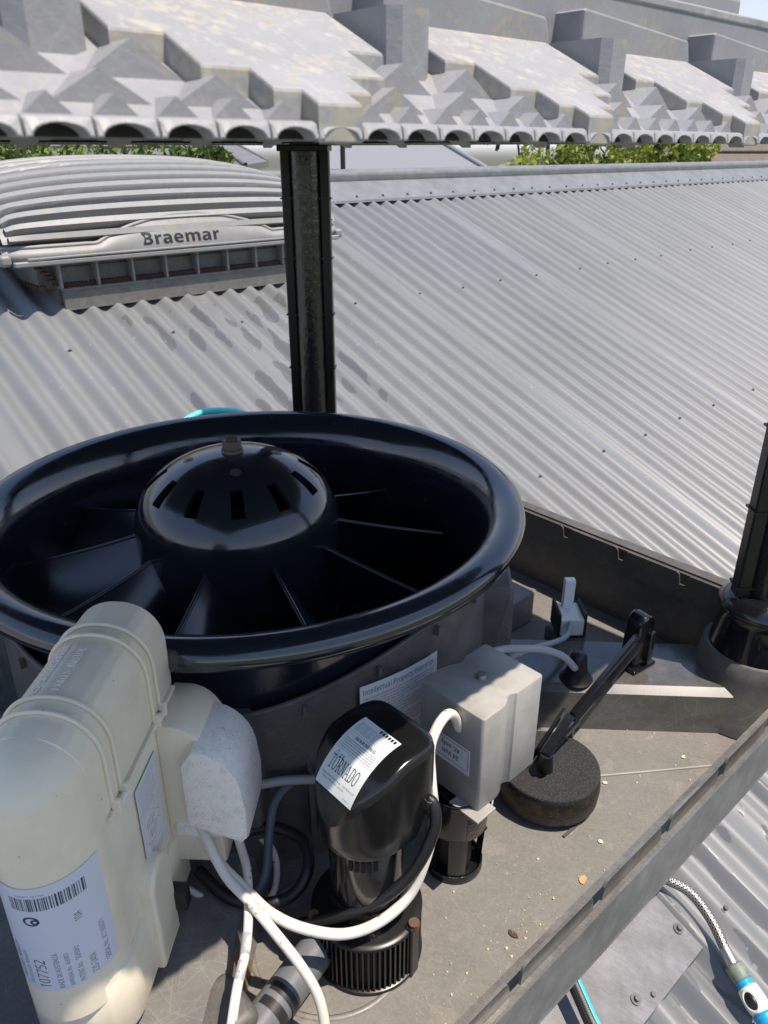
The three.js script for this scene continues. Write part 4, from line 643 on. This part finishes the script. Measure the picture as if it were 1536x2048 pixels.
/* ------------------------------------------------------------------ litter on the tray */
{
  const r = rng(41); const fl = (w) => { const s = new THREE.Shape(); const n = 7; for (let i = 0; i < n; i++) { const a = i / n * 2 * PI, R = w * (.6 + r() * .6); i ? s.lineTo(Math.cos(a) * R, Math.sin(a) * R * .7) : s.moveTo(Math.cos(a) * R, Math.sin(a) * R * .7); } const g = extr(s, .0012, 0); g.rotateX(-PI / 2); return g; };
  const spots = [[.069, .537, .006, M.flake, 'orange leaf flake lying right of the drain cup'], [-.042, .527, .006, M.flakeDark, 'dark curled seed lying between the pump and rail'], [.215, .47, .0045, M.flakePale, 'pale flake lying right of the foam disc'], [.335, .515, .004, M.flakePale, 'pale flake lying below the seam near the rail'], [-.06, .555, .004, M.flake, 'small orange flake against the near rail'], [.13, .52, .004, M.flakePale, 'pale flake lying in front of the foam disc']];
  for (const [x, z, w, m, l] of spots) { const o = mesh('leaf_flake', fl(w), m); o.position.set(x, .0006, z); o.rotation.set(.1 * (r() - .5), r() * 6, .12 * (r() - .5)); tag(o, l, 'leaf flake'); }
  const crumbs = []; for (let i = 0; i < 150; i++) { const x = -.1 + r() * .5, z = .4 + r() * .16 + (x < .1 ? 0 : 0); if (Math.hypot(x + .157, z - .425) < .06 || Math.hypot(x - .141, z - .427) < .065) continue; const g = new THREE.TetrahedronGeometry(.0006 + .0016 * r() ** 3); g.rotateY(r() * 6); g.translate(x, .0008, z); crumbs.push(g); }
  for (let i = 0; i < 90; i++) { const x = -.22 + r() * .25, z = .5 + r() * .06; const g = new THREE.TetrahedronGeometry(.0008 + .0018 * r() ** 3); g.rotateY(r() * 6); g.translate(x, .0008, z); crumbs.push(g); }
  const c = mesh('litter', crumbs, M.flakePale); c.userData = { kind: 'stuff', label: 'pale crumbs of grit scattered over the tray floor', category: 'grit' };
}

/* ------------------------------------------------------------------ beyond the ridge */
{
  const gm = std({ color: lin(.1, .12, .05), map: T.leaf, roughness: .95 });
  const gr = mesh('ground', [box(400, .1, 400, 0, -4.4, 0)], gm); gr.userData = { kind: 'structure', label: 'flat ground around the houses' };
  const fw = V3(.6702, 0, -.7422), rt = V3(.7422, 0, .6702), at = (f, r, y) => V3(-.507 + fw.x * f + rt.x * r, y, .839 + fw.z * f + rt.z * r);
  // houses
  const house = (name, lab, f, r0, r1, depth, eave, rise, roofMat, wallMat, turn, tiles) => {
    const o = thing(name, lab, 'house'); const w = r1 - r0; const c = at(f + depth / 2, (r0 + r1) / 2, -4.35); o.position.copy(c); o.rotation.y = Math.atan2(.6702, .7422) * 0 + Math.atan2(-rt.z, rt.x) + turn;
    const e = eave + 4.35, wi = w / 2 - .5, di = depth / 2 - .5;
    part('wall', [box(wi * 2, e, di * 2, 0, e / 2, 0)], wallMat, o);
    const W2 = w / 2, D2 = depth / 2, rd = Math.max(0, W2 - D2), P = [[-W2, e, D2], [W2, e, D2], [W2, e, -D2], [-W2, e, -D2], [-rd, e + rise, 0], [rd, e + rise, 0]];
    const F = { front: [[0, 1, 5], [0, 5, 4]], right: [[1, 2, 5]], back: [[2, 3, 4], [2, 4, 5]], left: [[3, 0, 4]] };
    for (const k of Object.keys(F)) { const g = new THREE.BufferGeometry(); g.setAttribute('position', new THREE.Float32BufferAttribute(F[k].flat().flatMap(i => P[i]), 3)); g.computeVertexNormals(); part('roof', g, roofMat, o); }
    part('fascia', [box(w + .05, .22, .06, 0, e - .1, D2 + .02), box(w + .05, .22, .06, 0, e - .1, -D2 - .02), box(.06, .22, depth, -W2 - .02, e - .1, 0), box(.06, .22, depth, W2 + .02, e - .1, 0)], M.screw, o);
    const hip = (a, b) => tube([P[a], P[b]], .09, 2, 6); part('hip_cap', [hip(0, 4), hip(1, 5), hip(2, 5), hip(3, 4), ...(rd > .1 ? [hip(4, 5)] : [])], roofMat, o);
    if (tiles) { const T2 = []; for (let k = 1; k < 9; k++) { const q = k / 9, y = e + rise * q, z = D2 * (1 - q), xx = W2 - (W2 - rd) * q; T2.push(tube([[-xx, y + .03, z], [xx, y + .03, z]], .05, 2, 5)); } part('tile_course', T2, roofMat, o).userData.kind = 'stuff'; }
    return o;
  };
  const brickM = std({ map: T.brick, color: lin(.5, .36, .32), roughness: .9 }), steelRoof = std({ color: lin(.2, .215, .235), roughness: .75 }), tileRoof = std({ color: lin(.24, .2, .17), map: T.worn, roughness: .85 }), greyTile = std({ color: lin(.25, .25, .27), map: T.worn, roughness: .8 });
  house('neighbour_house', 'brick house with pale grey hipped metal roof beyond the ridge', 22, -2.6, 2.5, 7, .27, 1.6, steelRoof, brickM, .06);
  house('neighbour_house', 'house with brown tiled roof at the right beyond the ridge', 21, 7.3, 17, 8, .42, 2.2, tileRoof, brickM, -.1, true);
  house('neighbour_house', 'house with dark grey tiled roof between the bushes at left', 26, -12.5, -4.5, 8, .3, 2.2, greyTile, brickM, .05, true);
  { const p = thing('vent_pipe', 'thin dark pole rising behind the ridge beside the support post', 'pole'); const q = at(7.5, -.365, 0); part('pole', [cyl(.022, .022, 3.2, q.x, -.3, q.z, 12)], M.blackMatte, p); part('cap', [cyl(.035, .035, .05, q.x, 1.32, q.z, 12)], M.blackMatte, p); }
  // trees: trunk, limbs, leaf faces in clumps
  function tree(name, lab, f, r, base, h, R, col, seed, n = 9500, leaf = .065) {
    const o = thing(name, lab, 'tree', null), rr = rng(seed), c = at(f, r, 0); o.position.set(c.x, -4.35, c.z);
    const lm = [cyl(.06, .14, base + h * .5, 0, (base + h * .5) / 2, 0, 10)], cl = [];
    for (let k = 0; k < 26; k++) { const a = rr() * 2 * PI, u = rr() * 2 - 1, q = Math.sqrt(1 - u * u), d = .55 + .45 * rr(); cl.push([Math.cos(a) * q * R * d, base + h * (.5 + .5 * u * d), Math.sin(a) * q * R * d, R * (.22 + .2 * rr())]); }
    for (let k = 0; k < 8; k++) lm.push(tube([[0, base + h * .15, 0], [cl[k][0] * .5, base + h * .3, cl[k][2] * .5], [cl[k][0], cl[k][1], cl[k][2]]], .035, 8, 5));
    part('trunk', lm, std({ color: lin(.09, .07, .05), roughness: .95 }), o);
    const P = [], C = [], cc = new THREE.Color();
    for (let i = 0; i < n; i++) { const k = cl[Math.floor(rr() * cl.length)]; const a = rr() * 2 * PI, u = rr() * 2 - 1, q = Math.sqrt(1 - u * u), d = k[3] * Math.cbrt(.35 + .65 * rr()); const p = V3(k[0] + Math.cos(a) * q * d, k[1] + u * d * .9, k[2] + Math.sin(a) * q * d); const s = leaf * (.6 + .8 * rr()), e1 = V3(rr() - .5, rr() - .5, rr() - .5).normalize().multiplyScalar(s), e2 = V3(rr() - .5, rr() - .5, rr() - .5).normalize().multiplyScalar(s * .5); const A = p.clone().sub(e1), B = p.clone().add(e2), D = p.clone().add(e1), E = p.clone().sub(e2); P.push(A.x, A.y, A.z, B.x, B.y, B.z, D.x, D.y, D.z, A.x, A.y, A.z, D.x, D.y, D.z, E.x, E.y, E.z); const t = rr(); cc.setRGB(col[0] * (.6 + .9 * t), col[1] * (.65 + .7 * t), col[2] * (.6 + .6 * t)); for (let m = 0; m < 6; m++) C.push(cc.r, cc.g, cc.b); }
    const g = new THREE.BufferGeometry(); g.setAttribute('position', new THREE.Float32BufferAttribute(P, 3)); g.setAttribute('color', new THREE.Float32BufferAttribute(C, 3)); g.computeVertexNormals();
    const m = new THREE.Mesh(g, std({ vertexColors: true, roughness: .8, transmission: .4, thickness: 0 })); m.name = 'crown'; m.castShadow = m.receiveShadow = true; o.add(m); return o;
  }
  const G1 = [.14, .22, .035], G2 = [.28, .35, .045], G3 = [.02, .045, .02];
  tree('bushy_tree', 'green bushy tree at the far left behind the louvred cooler', 13, -5.6, 1.6, 4.6, 1.7, G1, 1);
  tree('bushy_tree', 'broad green bush behind the middle of the louvred cooler', 13, -3.4, 1.6, 4.6, 1.5, G1, 2);
  tree('bushy_tree', 'light green bush just left of the worn support post', 12, -1.95, 1.6, 4.4, .9, [.11, .18, .02], 3);
  tree('bushy_tree', 'yellow green bush standing in front of the brown tiled roof', 14, 3.3, 1.6, 4.3, 1.3, G2, 4);
  tree('bushy_tree', 'yellow green bush beside the right end of the metal roof', 14, 4.6, 1.6, 4.3, 1.1, G2, 6);
  tree('dark_conifer', 'tall dark conifer behind the yellow green bush', 27, 5.2, 1.5, 8, 2.4, G3, 5, 7000, .16);
  tree('dark_conifer', 'dark tall tree behind the brown tiled roof', 34, 12, 1.5, 8, 3, G3, 7, 7000, .18);
}

scene.traverse((o) => { if (o.isMesh) { o.castShadow = true; o.receiveShadow = true; } });
renderer.render(scene, camera);
